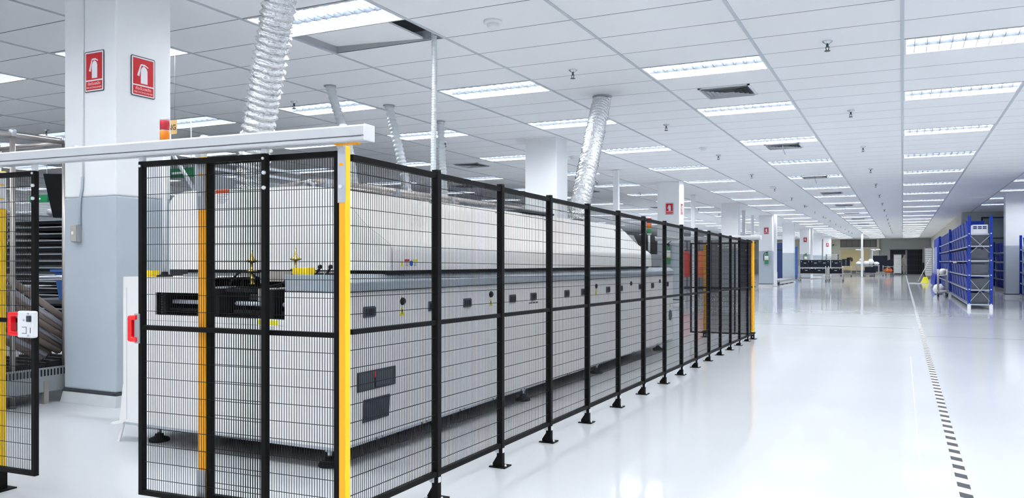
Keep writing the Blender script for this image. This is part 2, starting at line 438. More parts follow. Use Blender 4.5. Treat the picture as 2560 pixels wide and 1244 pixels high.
# ---- columns
def column(name_y, x1, label, w=0.545, d=0.46, grey=1.46):
    x0, y0 = x1 - w, name_y; y1 = y0 + d
    c = thing('column', None, None, (x0 + w / 2, y0 + d / 2, 0)); c['kind'] = 'structure'; c['label'] = label
    MB().box(x0, x1, y0, y1, grey, CEIL + 0.02).build('shaft', M['colwhite'], c, bevel=0.012)
    MB().box(x0 - 0.001, x1 + 0.001, y0 - 0.001, y1 + 0.001, 0.1, grey).build('dado', M['colgrey'], c, bevel=0.012)
    MB().box(x0 - 0.008, x1 + 0.008, y0 - 0.008, y1 + 0.008, 0.078, 0.10).build('band', M['colband'], c, bevel=0.006)
    MB().hexa([(x0 - 0.02, y0 - 0.02, 0), (x1 + 0.02, y0 - 0.02, 0), (x1 + 0.02, y1 + 0.02, 0), (x0 - 0.02, y1 + 0.02, 0)],
              [(x0 - 0.006, y0 - 0.006, 0.078), (x1 + 0.006, y0 - 0.006, 0.078), (x1 + 0.006, y1 + 0.006, 0.078), (x0 - 0.006, y1 + 0.006, 0.078)]).build('plinth', M['plinth'], c)
    return c
left_cols = [3.75, 11.55, 19.2, 26.9, 34.65, 42.0, 49.5, 57.0, 65.0]
for n, y in enumerate(left_cols):
    column(y, -4.86, 'square white column with grey lower part, %s along the row from the camera' % ORD[n + 1])
for n, (x, y) in enumerate(((3.18, 26.6), (6.6, 12.0))):
    column(y, x, ['square white and grey column between the blue shelving runs', 'square column by the side wall'][n], grey=1.46)

# ================================================================ CEILING FITTINGS
BAY = {0: 'row above hazard tape', -2: 'row between tape and fence', -4: 'row above fenced machine', -6: 'row just past the columns',
       -8: 'second row past the columns', -10: 'third row past the columns', -12: 'fourth row past the columns', -14: 'fifth row past the columns',
       -16: 'sixth row past the columns', -18: 'seventh row past the columns', -20: 'eighth row past the columns', -22: 'ninth row past the columns',
       -24: 'tenth row past the columns', -26: 'eleventh row past the columns',
       2: 'row above the blue shelving', 4: 'outer row beyond the blue shelving'}
frame_me = (MB().box(-0.588, 0.588, -0.288, -0.268, 0, 0.09).box(-0.588, 0.588, 0.268, 0.288, 0, 0.09)
            .box(-0.588, -0.568, -0.268, 0.268, 0, 0.09).box(0.568, 0.588, -0.268, 0.268, 0, 0.09)).mesh('lamp_frame', M['lampwhite'])
glow_me = MB().box(-0.568, 0.568, -0.268, 0.268, 0.036, 0.040).mesh('lamp_panel', M['lamp'])
blade_me = (MB().hexa([(-0.003, -0.265, 0.004), (0.003, -0.265, 0.004), (0.003, 0.265, 0.004), (-0.003, 0.265, 0.004)],
                      [(-0.012, -0.265, 0.026), (0.012, -0.265, 0.026), (0.012, 0.265, 0.026), (-0.012, 0.265, 0.026)])).mesh('blade', M['blade'])
spine_me = (MB().hexa([(-0.566, -0.004, 0.003), (0.566, -0.004, 0.003), (0.566, 0.004, 0.003), (-0.566, 0.004, 0.003)],
                      [(-0.566, -0.022, 0.03), (0.566, -0.022, 0.03), (0.566, 0.022, 0.03), (-0.566, 0.022, 0.03)])).mesh('spine', M['blade'])
lb = MB()
for q in range(11):
    x = -0.5 + q * 0.1
    lb.add([(x - 0.003, -0.265, 0.004), (x + 0.003, -0.265, 0.004), (x + 0.003, 0.265, 0.004), (x - 0.003, 0.265, 0.004),
            (x - 0.012, -0.265, 0.026), (x + 0.012, -0.265, 0.026), (x + 0.012, 0.265, 0.026), (x - 0.012, 0.265, 0.026)],
           [(0, 3, 2, 1), (4, 5, 6, 7), (0, 1, 5, 4), (1, 2, 6, 5), (2, 3, 7, 6), (3, 0, 4, 7)])
lb.hexa([(-0.566, -0.004, 0.003), (0.566, -0.004, 0.003), (0.566, 0.004, 0.003), (-0.566, 0.004, 0.003)],
        [(-0.566, -0.022, 0.03), (0.566, -0.022, 0.03), (0.566, 0.022, 0.03), (-0.566, 0.022, 0.03)])
louvre_me = lb.mesh('louvre', M['blade'])
for yy in (-0.134, 0.134):
    lb.hexa([(-0.566, yy - 0.003, 0.001), (0.566, yy - 0.003, 0.001), (0.566, yy + 0.003, 0.001), (-0.566, yy + 0.003, 0.001)],
            [(-0.566, yy - 0.012, 0.034), (0.566, yy - 0.012, 0.034), (0.566, yy + 0.012, 0.034), (-0.566, yy + 0.012, 0.034)])
louvre_far_me = lb.mesh('louvre', M['blade'])
for i, k in lights:
    x, y = i * 1.2 + 0.6, Y0 + 0.6 * k + 0.3
    n = light_rows.index(k)
    t = thing('ceiling_light', 'louvred ceiling light, %s in the %s' % (ORD[n + 1], BAY[i]), 'ceiling light', (x, y, CEIL - 0.004), 0,
              'louvred ceiling lights in rows')
    put('lamp_frame', frame_me, t); put('lamp_panel', glow_me, t)
    if k in (-4, 1, 5) and i >= -10:
        for q in range(11): put('blade', blade_me, t, (-0.5 + q * 0.1, 0, 0))
        put('spine', spine_me, t)
    else:
        put('louvre', louvre_far_me if k >= 15 else louvre_me, t)

# sprinklers
spr_a = MB().lathe([(0.001, 0), (0.045, 0), (0.045, -0.006), (0.022, -0.02), (0.022, -0.022)], (0, 0, 0), 14).mesh('ceiling_plate', M['steel'])
spr_b = MB().cyl((0, 0, -0.02), (0, 0, -0.055), 0.011, 8).cyl((0.014, 0, -0.05), (0.008, 0, -0.085), 0.004, 6).cyl((-0.014, 0, -0.05), (-0.008, 0, -0.085), 0.004, 6).mesh('nozzle', M['darksteel'])
spr_c = MB().lathe([(0.001, -0.085), (0.026, -0.085), (0.026, -0.089), (0.001, -0.089)], (0, 0, 0), 12).mesh('deflector', M['darksteel'])
for x, nm, n_ in ((-0.6, 'row over the open aisle', 15), (-3.03, 'row over the fence', 15), (-6.69, 'row past the columns', 8), (-11.4, 'row far past the columns', 3)):
    for q in range(n_):
        y = 7.63 + 3.6 * q
        t = thing('sprinkler', 'small chrome ceiling sprinkler head, %s in the %s' % (ORD[q + 1], nm), 'sprinkler', (x, y, CEIL), 0, 'ceiling sprinkler heads')
        put('ceiling_plate', spr_a, t); put('nozzle', spr_b, t); put('deflector', spr_c, t)
for q, (x, y) in enumerate(((-3.0, 5.79), (-3.06, 13.75), (-3.03, 21.7), (-3.03, 29.6), (-3.03, 37.6), (-5.5, 13.87))):
    t = thing('smoke_detector', ('white round smoke detector, %s along the ceiling over the fence' % ORD[q + 1]) if q < 5 else 'white round smoke detector beside the second column',
              'smoke detector', (x, y, CEIL), 0, 'smoke detectors')
    MB().lathe([(0.001, 0), (0.075, 0), (0.075, -0.02), (0.06, -0.026), (0.001, -0.026)], (x, y, CEIL), 18).build('base', M['white'], t)
    MB().lathe([(0.001, -0.026), (0.05, -0.026), (0.046, -0.05), (0.03, -0.062), (0.001, -0.062)], (x, y, CEIL), 18).build('sensor_dome', M['white'], t)

# air diffusers
def diffuser(x, y, label):
    t = thing('air_vent', label, 'air vent', (x, y, CEIL), 0, 'square air vents in the ceiling')
    a = 0.285
    f = MB()
    for s0 in ((-a, a, -a, -a + 0.03), (-a, a, a - 0.03, a), (-a, -a + 0.03, -a, a), (a - 0.03, a, -a, a)):
        f.box(x + s0[0], x + s0[1], y + s0[2], y + s0[3], CEIL - 0.012, CEIL - 0.001)
    f.build('vent_frame', M['lampwhite'], t)
    MB().box(x - 0.25, x + 0.25, y - 0.25, y + 0.25, CEIL - 0.003, CEIL - 0.001).build('vent_throat', M['dark'], t)
    for q in range(5):
        r = 0.24 - q * 0.045; v = MB()
        o = r + 0.02
        ring_o = [(x - o, y - o, CEIL - 0.026), (x + o, y - o, CEIL - 0.026), (x + o, y + o, CEIL - 0.026), (x - o, y + o, CEIL - 0.026)]
        ring_i = [(x - r, y - r, CEIL - 0.004), (x + r, y - r, CEIL - 0.004), (x + r, y + r, CEIL - 0.004), (x - r, y + r, CEIL - 0.004)]
        v.add(ring_o + ring_i, [(0, 1, 5, 4), (1, 2, 6, 5), (2, 3, 7, 6), (3, 0, 4, 7)])
        v.build('vane', M['greyp'], t)
    return t
for q, k in enumerate((3, 11, 20, 28, 37, 45, 53, 62, 70)):
    t = diffuser(-1.8, Y0 + 0.6 * k + 0.3, 'square ceiling air vent, %s in the row of lights beside the fence' % ORD[q + 1])
    if q in (1, 2, 4):
        y = Y0 + 0.6 * k
        MB().path([(-1.78, y, CEIL - 0.02), (-1.77, y, CEIL - 0.10), (-1.74, y, CEIL - 0.19)], 0.004, 5).build('ribbon', M['slot'], t)
for q, (x, y) in enumerate(((-7.8, 14.15), (-7.8, 20.75), (-7.8, 28.0), (-8.95, 4.55), (-10.2, 18.0))):
    diffuser(x, y, 'square ceiling air vent %s' % ['past the columns, first of its row', 'past the columns, second of its row', 'past the columns, third of its row',
                                               'at the picture edge beside the near column', 'deep past the columns'][q])
# ================================================================ MESH FENCE
FX = -1.76
def zt(y): return 1.382 - 0.01315 * (y - 2.29)
def zm(y): return 0.752 - 0.0087 * (y - 2.29)
def zb(y): return 0.108 - 0.0062 * (y - 2.29)
posts_y = [2.285] + [2.285 + 0.598 * q for q in range(1, 8)]
posts_y += [posts_y[-1] + 0.5605 * q for q in range(1, 9)]
def sbar(mb, ya, yb, fz, h, x0, x1):
    """rail following the fence line between two posts"""
    za, zc = fz(ya), fz(yb)
    return mb.hexa([(x0, ya, za - h / 2), (x1, ya, za - h / 2), (x1, yb, zc - h / 2), (x0, yb, zc - h / 2)],
                   [(x0, ya, za + h / 2), (x1, ya, za + h / 2), (x1, yb, zc + h / 2), (x0, yb, zc + h / 2)])
def wires_v(mb, x, y, z0, z1, r):
    mb.add([(x - r, y, z0), (x, y - r, z0), (x + r, y, z0), (x, y + r, z0), (x - r, y, z1), (x, y - r, z1), (x + r, y, z1), (x, y + r, z1)],
           [(0, 1, 5, 4), (1, 2, 6, 5), (2, 3, 7, 6), (3, 0, 4, 7)])
for n in range(15):
    ya, yb = posts_y[n] + 0.016, posts_y[n + 1] - 0.016
    t = thing('mesh_barrier', 'black wire mesh fence panel along the aisle, %s from the tall yellow corner post' % ORD[n + 1], 'fence panel',
              (FX, (ya + yb) / 2, 0), 0, 'mesh panels along the aisle')
    sbar(MB(), ya, yb, lambda y: zt(y) - 0.011, 0.022, FX - 0.011, FX + 0.011).build('top_rail', M['black'], t)
    sbar(MB(), ya, yb, zm, 0.018, FX - 0.010, FX + 0.010).build('middle_rail', M['black'], t)
    sbar(MB(), ya, yb, lambda y: zb(y) + 0.010, 0.020, FX - 0.011, FX + 0.011).build('bottom_rail', M['black'], t)
    wm = MB(); nv = int(round((yb - ya) / 0.0118))
    for q in range(1, nv):
        y = ya + (yb - ya) * q / nv
        wm.hexa([(FX - 0.0003, y - 0.0017, zb(y) + 0.01), (FX + 0.0003, y - 0.0017, zb(y) + 0.01), (FX + 0.0003, y + 0.0017, zb(y) + 0.01), (FX - 0.0003, y + 0.0017, zb(y) + 0.01)],
                [(FX - 0.0003, y - 0.0017, zt(y) - 0.012), (FX + 0.0003, y - 0.0017, zt(y) - 0.012), (FX + 0.0003, y + 0.0017, zt(y) - 0.012), (FX - 0.0003, y + 0.0017, zt(y) - 0.012)])
    for seg in ((zt, zm), (zm, zb)):
        for q in range(1, 10):
            a = q / 10.0
            sbar(wm, ya - 0.012, yb + 0.012, lambda y: seg[0](y) * (1 - a) + seg[1](y) * a, 0.0024, FX + 0.0018, FX + 0.0042)
    tag(wm.build('wire_mesh', M['wire'], t), kind='stuff')
for n in range(1, 15):
    y = posts_y[n]
    t = thing('fence_post', 'black square fence post on a bolted foot, %s from the tall yellow corner post' % ORD[n], 'fence post', (FX, y, 0), 0, 'black posts of the mesh fence')
    MB().box(FX - 0.015, FX + 0.015, y - 0.015, y + 0.015, 0.006, zt(y) + 0.008).build('post', M['black'], t, bevel=0.003)
    MB().box(FX - 0.014, FX + 0.014, y - 0.014, y + 0.014, zt(y) + 0.008, zt(y) + 0.013).build('post_cap', M['rubber'], t)
    MB().box(FX - 0.055, FX + 0.032, y - 0.02, y + 0.055, 0, 0.006).build('foot_plate', M['black'], t)
    MB().prism([(FX - 0.015, 0.006), (FX - 0.05, 0.006), (FX - 0.015, zb(y) * 0.62)], 'y', y - 0.003, y + 0.003).build('gusset', M['black'], t)
    MB().box(FX - 0.02, FX - 0.002, y - 0.022, y - 0.0155, zb(y) - 0.026, zb(y) - 0.004).box(FX + 0.0155, FX + 0.019, y - 0.012, y + 0.004, zb(y) - 0.026, zb(y) - 0.004).build('clamp', M['bolt'], t)
    MB().cyl((FX - 0.012, y - 0.022, zb(y) - 0.017), (FX - 0.012, y - 0.030, zb(y) - 0.017), 0.006, 8).build('bolt', M['zinc'], t)
    for bx, by in ((-0.045, -0.008), (0.024, 0.004)):
        MB().lathe([(0.006, 0), (0.006, 0.006), (0.003, 0.011), (0.001, 0.011)], (FX + bx, y + by, 0.006), 8).build('anchor_bolt', M['bolt'], t)
    MB().cyl((FX - 0.017, y - 0.0155, zt(y) - 0.125), (FX - 0.017, y - 0.024, zt(y) - 0.125), 0.005, 8).build('bolt', M['bolt'], t)

# ---- yellow posts of the gates (local: s to the left, +y towards the viewer)
GX, GY, GROT = -1.776, 2.255, PI + math.atan(0.055)
def gate_thing(name, label, cat, group=None, far=False):
    return thing(name, label, cat, (GX, GY, 0) if not far else (-1.765, 10.735, 0), GROT if not far else PI - 0.02, group)
class LB(MB):
    """same collector, but the shapes stay in the parent's own axes"""
    def build(self, name, m, parent=None, bevel=0.0, loc=None):
        o = bpy.data.objects.new(name, self.mesh(name, m)); COL.objects.link(o); o.parent = parent
        if bevel:
            md = o.modifiers.new('edge', 'BEVEL'); md.width = bevel; md.segments = 2; md.limit_method = 'ANGLE'
        return o
def yellow_post(t, s0, s1, y0, y1, top, sleeve=0.22, foot=True, lowsleeve=False):
    LB().box(s0, s1, y0, y1, 0.0 if not foot else 0.006, top).build('post', M['yellow'], t, bevel=0.002)
    LB().box(s0 + 0.002, s1 - 0.002, y1, y1 + 0.0015, 0.11, top - 0.002).build('front_shade', M['orange'], t)  # front side's shade laid on the yellow post as orange colour, no real strip
    LB().box(s0 - 0.001, s1 + 0.001, y1 + 0.0015, y1 + 0.006, top - sleeve, top - 0.004).build('rail_bracket', M['zinc'], t)
    LB().cyl(((s0 + s1) / 2, y1 + 0.006, top - sleeve * 0.72), ((s0 + s1) / 2, y1 + 0.014, top - sleeve * 0.72), 0.007, 8).build('bolt', M['bolt'], t)
    LB().box((s0 + s1) / 2 - 0.008, (s0 + s1) / 2 + 0.008, y1 + 0.006, y1 + 0.0065, top - sleeve * 0.36, top - sleeve * 0.31).build('slot_hole', M['orange'], t)
    if lowsleeve:
        LB().box(s0 - 0.001, s1 + 0.001, y1 + 0.0015, y1 + 0.006, 0.0, 0.21).build('foot_bracket', M['zinc'], t)
    if foot:
        LB().box(s0 - 0.03, s1 + 0.03, y0 - 0.03, y1 + 0.03, 0, 0.006).build('foot_plate', M['black'], t)
        LB().box(s0 - 0.004, s1 + 0.004, y0 - 0.004, y1 + 0.004, 0.006, 0.09).build('foot_socket', M['black'], t)
        for z in (0.03, 0.065):
            LB().cyl(((s0 + s1) / 2 - 0.006, y1 + 0.004, z), ((s0 + s1) / 2 - 0.006, y1 + 0.012, z), 0.007, 8).build('bolt', M['bolt'], t)
t = gate_thing('gate_post', 'tall bright yellow corner post where gate front and aisle fence meet', 'gate post', 'yellow gate posts')
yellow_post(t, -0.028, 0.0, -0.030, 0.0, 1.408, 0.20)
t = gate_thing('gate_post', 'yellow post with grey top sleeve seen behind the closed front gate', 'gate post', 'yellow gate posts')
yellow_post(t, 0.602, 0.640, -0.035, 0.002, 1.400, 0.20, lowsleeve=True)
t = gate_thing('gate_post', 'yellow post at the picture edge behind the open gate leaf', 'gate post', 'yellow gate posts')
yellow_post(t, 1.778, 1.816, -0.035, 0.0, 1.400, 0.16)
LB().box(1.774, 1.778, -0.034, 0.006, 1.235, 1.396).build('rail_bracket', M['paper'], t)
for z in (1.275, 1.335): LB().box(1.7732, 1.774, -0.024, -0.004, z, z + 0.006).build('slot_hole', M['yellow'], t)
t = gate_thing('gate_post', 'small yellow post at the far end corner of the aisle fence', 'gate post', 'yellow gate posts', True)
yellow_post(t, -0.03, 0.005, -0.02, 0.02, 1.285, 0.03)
t = gate_thing('gate_post', 'thin yellow post in the middle of the far end gate', 'gate post', 'yellow gate posts', True)
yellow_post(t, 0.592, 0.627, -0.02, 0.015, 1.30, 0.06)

def mesh_leaf(name, label, s0, s1, y, z0, zmid, z1, far=False, stiles=(True, True), group='mesh gate leaves', w=0.021):
    t = gate_thing(name, label, 'gate', group, far)
    for s, on in ((s0, stiles[0]), (s1 - w, stiles[1])):
        if on: LB().box(s, s + w, y - 0.011, y + 0.011, z0, z1).build('stile', M['black'], t, bevel=0.002)
    LB().box(s0 + w, s1 - w, y - 0.010, y + 0.010, z1 - 0.021, z1 - 0.0005).build('top_rail', M['black'], t)
    LB().box(s0 + w, s1 - w, y - 0.009, y + 0.009, zmid - 0.009, zmid + 0.009).build('middle_rail', M['black'], t)
    LB().box(s0 + w, s1 - w, y - 0.010, y + 0.010, z0 + 0.0005, z0 + 0.019).build('bottom_rail', M['black'], t)
    wm = LB(); nv = int(round((s1 - s0 - 2 * w) / 0.0112))
    for q in range(1, nv):
        s = s0 + w + (s1 - s0 - 2 * w) * q / nv
        wires_v(wm, s, y, z0 + 0.012, z1 - 0.012, 0.0014)
    for a, b in ((z1, zmid), (zmid, z0)):
        for q in range(1, 10):
            z = a + (b - a) * q / 10
            wm.box(s0 + 0.004, s1 - 0.004, y + 0.0016, y + 0.0038, z - 0.001, z + 0.001)
    tag(wm.build('wire_mesh', M['wire'], t), kind='stuff')
    return t
mesh_leaf('mesh_barrier', 'fixed black mesh panel between the corner post and the inner gate post', 0.002, 0.602, -0.012, 0.100, 0.742, 1.392, group=None)
gd = mesh_leaf('sliding_gate', 'black mesh sliding gate leaf with red grip, hung before the machine end', 0.287, 0.906, 0.030, 0.094, 0.746, 1.392)
gl_ = mesh_leaf('sliding_gate', 'half-open black mesh gate leaf with white lock box at picture edge', 1.504, 2.70, 0.022, 0.100, 0.752, 1.384)
mesh_leaf('sliding_gate', 'far end black mesh gate leaf behind the thin yellow post', 0.20, 0.80, 0.02, 0.055, 0.66, 1.262, True)
mesh_leaf('mesh_barrier', 'far end fixed black mesh panel beside the small yellow post', 0.0, 0.595, -0.018, 0.055, 0.66, 1.262, True, group=None)
# hangers, bolts and grips of the two front leaves
for t, ss, yy in ((gd, (0.297, 0.895), 0.030), (gl_, (1.515,), 0.022)):
    for s in ss:
        LB().box(s - 0.013, s + 0.013, yy - 0.008, yy + 0.008, 1.384 if t is gl_ else 1.392, 1.412).build('hanger', M['bolt'], t, bevel=0.003)
        LB().cyl((s, yy + 0.011, 1.374), (s, yy + 0.016, 1.374), 0.005, 8).build('bolt', M['bolt'], t)
    s = ss[0]
    for z in (1.322, 1.268):
        LB().cyl((s - 0.006, yy + 0.011, z), (s - 0.006, yy + 0.019, z), 0.007, 8).build('bolt', M['bolt'], t)
def grip(t, s_bar, s_in, y, z0, z1):
    """red D-shaped handle: bar, two arms with sloped shoulders"""
    sg = 1 if s_bar > s_in else -1
    a, b = s_in, s_bar
    th_ = 0.016; bw = 0.020 * sg
    LB().prism([(b, z0 + 0.006), (b, z1 - 0.008), (b - 0.006 * sg, z1 - 0.002), (a, z1), (a, z1 - th_ * 1.1), (b - bw, z1 - th_ * 1.25),
                (b - bw, z0 + th_ * 1.25), (a, z0 + th_ * 1.1), (a, z0), (b - 0.006 * sg, z0 + 0.001)], 'y', y, y + 0.028).build('grip', M['red'], t, bevel=0.003)
grip(gd, 0.945, 0.902, 0.030, 0.690, 0.795)
LB().box(0.893, 0.918, 0.041, 0.050, 0.684, 0.800).build('grip_plate', M['greyp'], gd, bevel=0.003)
LB().box(0.902, 0.916, 0.030, 0.041, 0.715, 0.770).build('lock_tongue', M['signblack'], gd)
grip(gl_, 1.632, 1.565, 0.034, 0.690, 0.792)
lk = LB().box(1.478, 1.572, 0.033, 0.062, 0.684, 0.796).build('lock_box', M['white'], gl_, bevel=0.007)
LB().box(1.482, 1.505, 0.062, 0.070, 0.752, 0.778).build('lock_slot', M['signblack'], lk, bevel=0.002)
LB().box(1.487, 1.490, 0.062, 0.063, 0.705, 0.728).build('key_slit', M['signblack'], lk)
for s, z in ((1.501, 0.786), (1.501, 0.694), (1.528, 0.758)):
    LB().cyl((s, 0.062, z), (s, 0.065, z), 0.004, 10).build('screw', M['zinc'], lk)
fr_ = LB()
for a in ((1.512, 1.514, 0.702, 0.730), (1.512, 1.540, 0.702, 0.704), (1.512, 1.540, 0.728, 0.730)):
    fr_.box(a[0], a[1], 0.062, 0.0628, a[2], a[3])
fr_.build('cover_outline', M['signblack'], lk)
for s in (1.752,): pass
# ---- overhead running rails
def rail(label, s0, s1, yc, z0, z1, far=False):
    t = gate_thing('gate_rail', label, 'rail', 'overhead gate rails', far)
    h = z1 - z0
    prof = [(yc - 0.03, z1), (yc + 0.024, z1), (yc + 0.03, z1 - 0.006), (yc + 0.03, z0 + 0.34 * h), (yc + 0.024, z0 + 0.31 * h), (yc + 0.024, z0 + 0.27 * h),
            (yc + 0.03, z0 + 0.24 * h), (yc + 0.03, z0 + 0.004), (yc + 0.026, z0), (yc + 0.008, z0), (yc + 0.008, z0 + 0.01), (yc - 0.008, z0 + 0.01), (yc - 0.008, z0), (yc - 0.03, z0)]
    LB().prism(prof, 'x', s0, s1).build('rail_profile', M['beam'], t)
    LB().box(s0 + 0.012, s1, yc + 0.0242, yc + 0.0246, z0 + 0.272 * h, z0 + 0.305 * h).build('rail_groove', M['beamdark'], t)
    LB().prism([(yc - 0.032, z0 - 0.001), (yc + 0.032, z0 - 0.001), (yc + 0.032, z1 + 0.001), (yc - 0.032, z1 + 0.001)], 'x', s0 - 0.006, s0).build('end_cap', M['white'], t, bevel=0.003)
    for s in (s0 + 0.10, s0 + 0.72, s0 + 1.4):
        if s < s1: LB().prism([(s - 0.016, z1), (s + 0.016, z1), (s + 0.006, z1 + 0.010), (s - 0.006, z1 + 0.010)], 'y', yc - 0.01, yc + 0.01).build('clip', M['bolt'], t)
    return t
rail('long pale overhead gate rail across the front of the cell', -0.149, 2.9, 0.042, 1.410, 1.464)
rail('short pale overhead gate rail above the far end gate', -0.12, 1.28, 0.02, 1.292, 1.345, True)
LBm = gate_thing('rail_stay', 'orange bracket tongue under the near end of the long pale rail', 'bracket')
LB().box(-0.10, -0.005, 0.016, 0.034, 1.405, 1.410).build('tongue', M['orange'], LBm)
LB().box(-0.028, -0.002, 0.001, 0.016, 1.40, 1.411).build('tongue_root', M['zinc'], LBm)

# ================================================================ REFLOW OVEN
ov = thing('reflow_oven', 'long white tunnel oven with rounded hood standing inside the mesh fence', 'machine', (-3.15, 3.05, 0))
X0, X1, YF, YE = -3.894, -2.40, 3.05, 9.18
lo = MB().box(X0, X1, YF, YE, 0.115, 0.715)
lo.prism([(X1, YF), (X1, YE), (X0, YE), (X0, YF), (-3.644, YF), (-3.644, 3.5), (-2.733, 3.5), (-2.733, YF)], 'z', 0.715, 0.853)
body = lo.build('lower_body', M['machine'], ov)
MB().box(X0 + 0.004, X1 - 0.004, YF + 0.004, YE - 0.004, 0.100, 0.115).build('base_skirt', M['deck'], ov)
MB().box(X0 + 0.05, X1 - 0.05, YF + 0.05, YE - 0.05, 0.085, 0.100).build('underframe', M['gasket'], ov)
sk = MB()
for q in range(14):
    y = 3.35 + q * 0.43
    sk.cyl((X1 - 0.004, y, 0.107), (X1 + 0.002, y, 0.107), 0.005, 6); sk.cyl((X1 - 0.004, y + 0.05, 0.108), (X1 + 0.002, y + 0.05, 0.108), 0.0035, 6)
sk.build('skirt_screws', M['darksteel'], ov)
MB().prism([(-2.388, 0.857), (-2.388, 0.902), (-2.44, 0.938), (-2.733, 0.938), (-2.733, 0.857)], 'y', YF, YE + 0.02).build('side_band', M['bandm'], ov, bevel=0.004)
MB().box(-2.735, -2.393, YF + 0.003, YE, 0.853, 0.857).build('band_joint', M['gasket'], ov)
MB().box(X0, -2.733, 3.5, YE + 0.02, 0.853, 0.938).build('deck', M['deck'], ov)
MB().box(X0, -3.25, YF, 3.5, 0.853, 0.919).build('entry_lintel', M['machine'], ov, bevel=0.0012)
MB().box(-3.644, -3.25, YF, 3.5, 0.837, 0.853).build('lintel_underside', M['machine'], ov)
MB().prism([(-3.25, 0.837), (-3.25, 0.919), (-3.30, 0.919)], 'y', YF - 0.001, 3.5).build('lintel_end', M['taupe'], ov)
MB().box(-3.25, -2.733, 3.44, 3.5, 0.892, 0.950).build('deck_edge', M['taupe'], ov)
MB().box(X0 + 0.02, -2.42, 3.48, 8.26, 0.938, 0.957).build('hood_gasket', M['gasket'], ov)
# hood profile
def catmull(p, n=5):
    out = []
    for i in range(len(p) - 1):
        a, b, c_, d = p[max(i - 1, 0)], p[i], p[i + 1], p[min(i + 2, len(p) - 1)]
        for k in range(n):
            u = k / n
            out.append(tuple(0.5 * (2 * b[j] + (c_[j] - a[j]) * u + (2 * a[j] - 5 * b[j] + 4 * c_[j] - d[j]) * u * u + (3 * b[j] - a[j] - 3 * c_[j] + d[j]) * u ** 3) for j in (0, 1)))
    return out + [p[-1]]
hp = [(-2.394, 0.957), (-2.396, 1.062)] + catmull([(-2.402, 1.09), (-2.47, 1.14), (-2.565, 1.205), (-2.685, 1.325), (-2.75, 1.375), (-2.83, 1.405), (-2.95, 1.42)], 4) + \
     [(-3.80, 1.425)] + catmull([(-3.88, 1.424), (-3.965, 1.40), (-4.01, 1.355)], 4) + [(-4.01, 0.957)]
hm = MB()
n_ = len(hp); ys = [3.46, 8.28]
hm.add([(x, y, z) for y in ys for x, z in hp], [(i, i + 1, i + 1 + n_, i + n_) for i in range(n_ - 1)], True)
hm.add([(x, ys[0], z) for x, z in hp], [tuple(range(n_))]); hm.add([(x, ys[1], z) for x, z in hp], [tuple(range(n_))])
hm.add([(hp[0][0], y, hp[0][1]) for y in ys] + [(hp[-1][0], y, hp[-1][1]) for y in reversed(ys)], [(0, 1, 2, 3)])
hood = hm.build('hood', M['hood'], ov)
es = MB()
for i in range(n_ - 1):
    a, b = hp[i], hp[i + 1]
    cx, cz = -3.15, 1.15
    sh_ = lambda p, k: (p[0] + (p[0] - cx) * k, p[1] + (p[1] - cz) * k)
    a2, b2 = sh_(a, 0.002), sh_(b, 0.002)
    es.add([(a[0], 3.475, a[1]), (b[0], 3.475, b[1]), (b2[0], 3.475, b2[1]), (a2[0], 3.475, a2[1]), (a[0], 3.479, a[1]), (b[0], 3.479, b[1]), (b2[0], 3.479, b2[1]), (a2[0], 3.479, a2[1])],
           [(0, 1, 2, 3), (4, 7, 6, 5), (3, 2, 6, 7)])
es.build('hood_edge_seam', M['greyp'], ov)
# entry throat and conveyor
cav = MB().box(-3.644, -2.733, 3.49, 3.5, 0.716, 0.892)
cav.box(-3.644, -2.733, YF + 0.02, 3.49, 0.7155, 0.718)
cav.box(-3.6435, -3.638, YF + 0.01, 3.49, 0.718, 0.837); cav.box(-2.739, -2.7335, YF + 0.01, 3.49, 0.718, 0.852)
cav.build('entry_throat', M['cavity'], ov)
for a, b in ((-3.62, -3.26), (-3.12, -2.90), (-2.80, -2.742)):
    MB().cyl((a, 3.12, 0.786), (b, 3.12, 0.786), 0.0115, 12).build('roller', M['rollersteel'], ov)
    MB().box(a, b, 3.10, 3.13, 0.738, 0.752).build('guide_bar', M['rubber'], ov)
for x in (-3.60, -3.215, -2.845):
    cr = MB().box(x - 0.02, x + 0.02, 3.07, 3.47, 0.719, 0.862).build('chain_rail', M['gasket'], ov, bevel=0.003)
    ch = MB()
    for q in range(9): ch.box(x - 0.014, x - 0.004, 3.064, 3.07, 0.726 + q * 0.014, 0.734 + q * 0.014)
    ch.build('chain_links', M['darksteel'], cr)
MB().box(-2.955, -2.885, 3.10, 3.30, 0.800, 0.866).build('drive_cover', M['taupe'], ov, bevel=0.004)
MB().box(-3.26, -3.20, 3.09, 3.2, 0.815, 0.872).build('sensor_box', M['greyp'], ov, bevel=0.003)
MB().box(-3.19, -2.86, 3.11, 3.16, 0.845, 0.862).build('cross_bar', M['rubber'], ov)
MB().box(-3.11, -2.92, 3.2, 3.22, 0.80, 0.83).build('heater_plate', M['darksteel'], ov)
MB().box(-3.13, -3.10, 3.30, 3.33, 0.885, 0.945).build('valve_block', M['white'], ov, bevel=0.003)
bp = [(0.001, 0), (0.006, 0), (0.007, 0.018), (0.014, 0.022), (0.016, 0.03), (0.009, 0.036), (0.015, 0.046), (0.015, 0.056), (0.008, 0.062), (0.008, 0.085), (0.028, 0.094), (0.028, 0.098),
      (0.006, 0.102), (0.006, 0.138), (0.028, 0.144), (0.030, 0.150), (0.012, 0.160), (0.010, 0.168), (0.005, 0.182), (0.001, 0.205)]
for x, z in ((-3.092, 0.858), (-2.795, 0.868)):
    MB().lathe(bp, (x, 3.2, z), 14).build('brass_valve', M['brass'], ov)
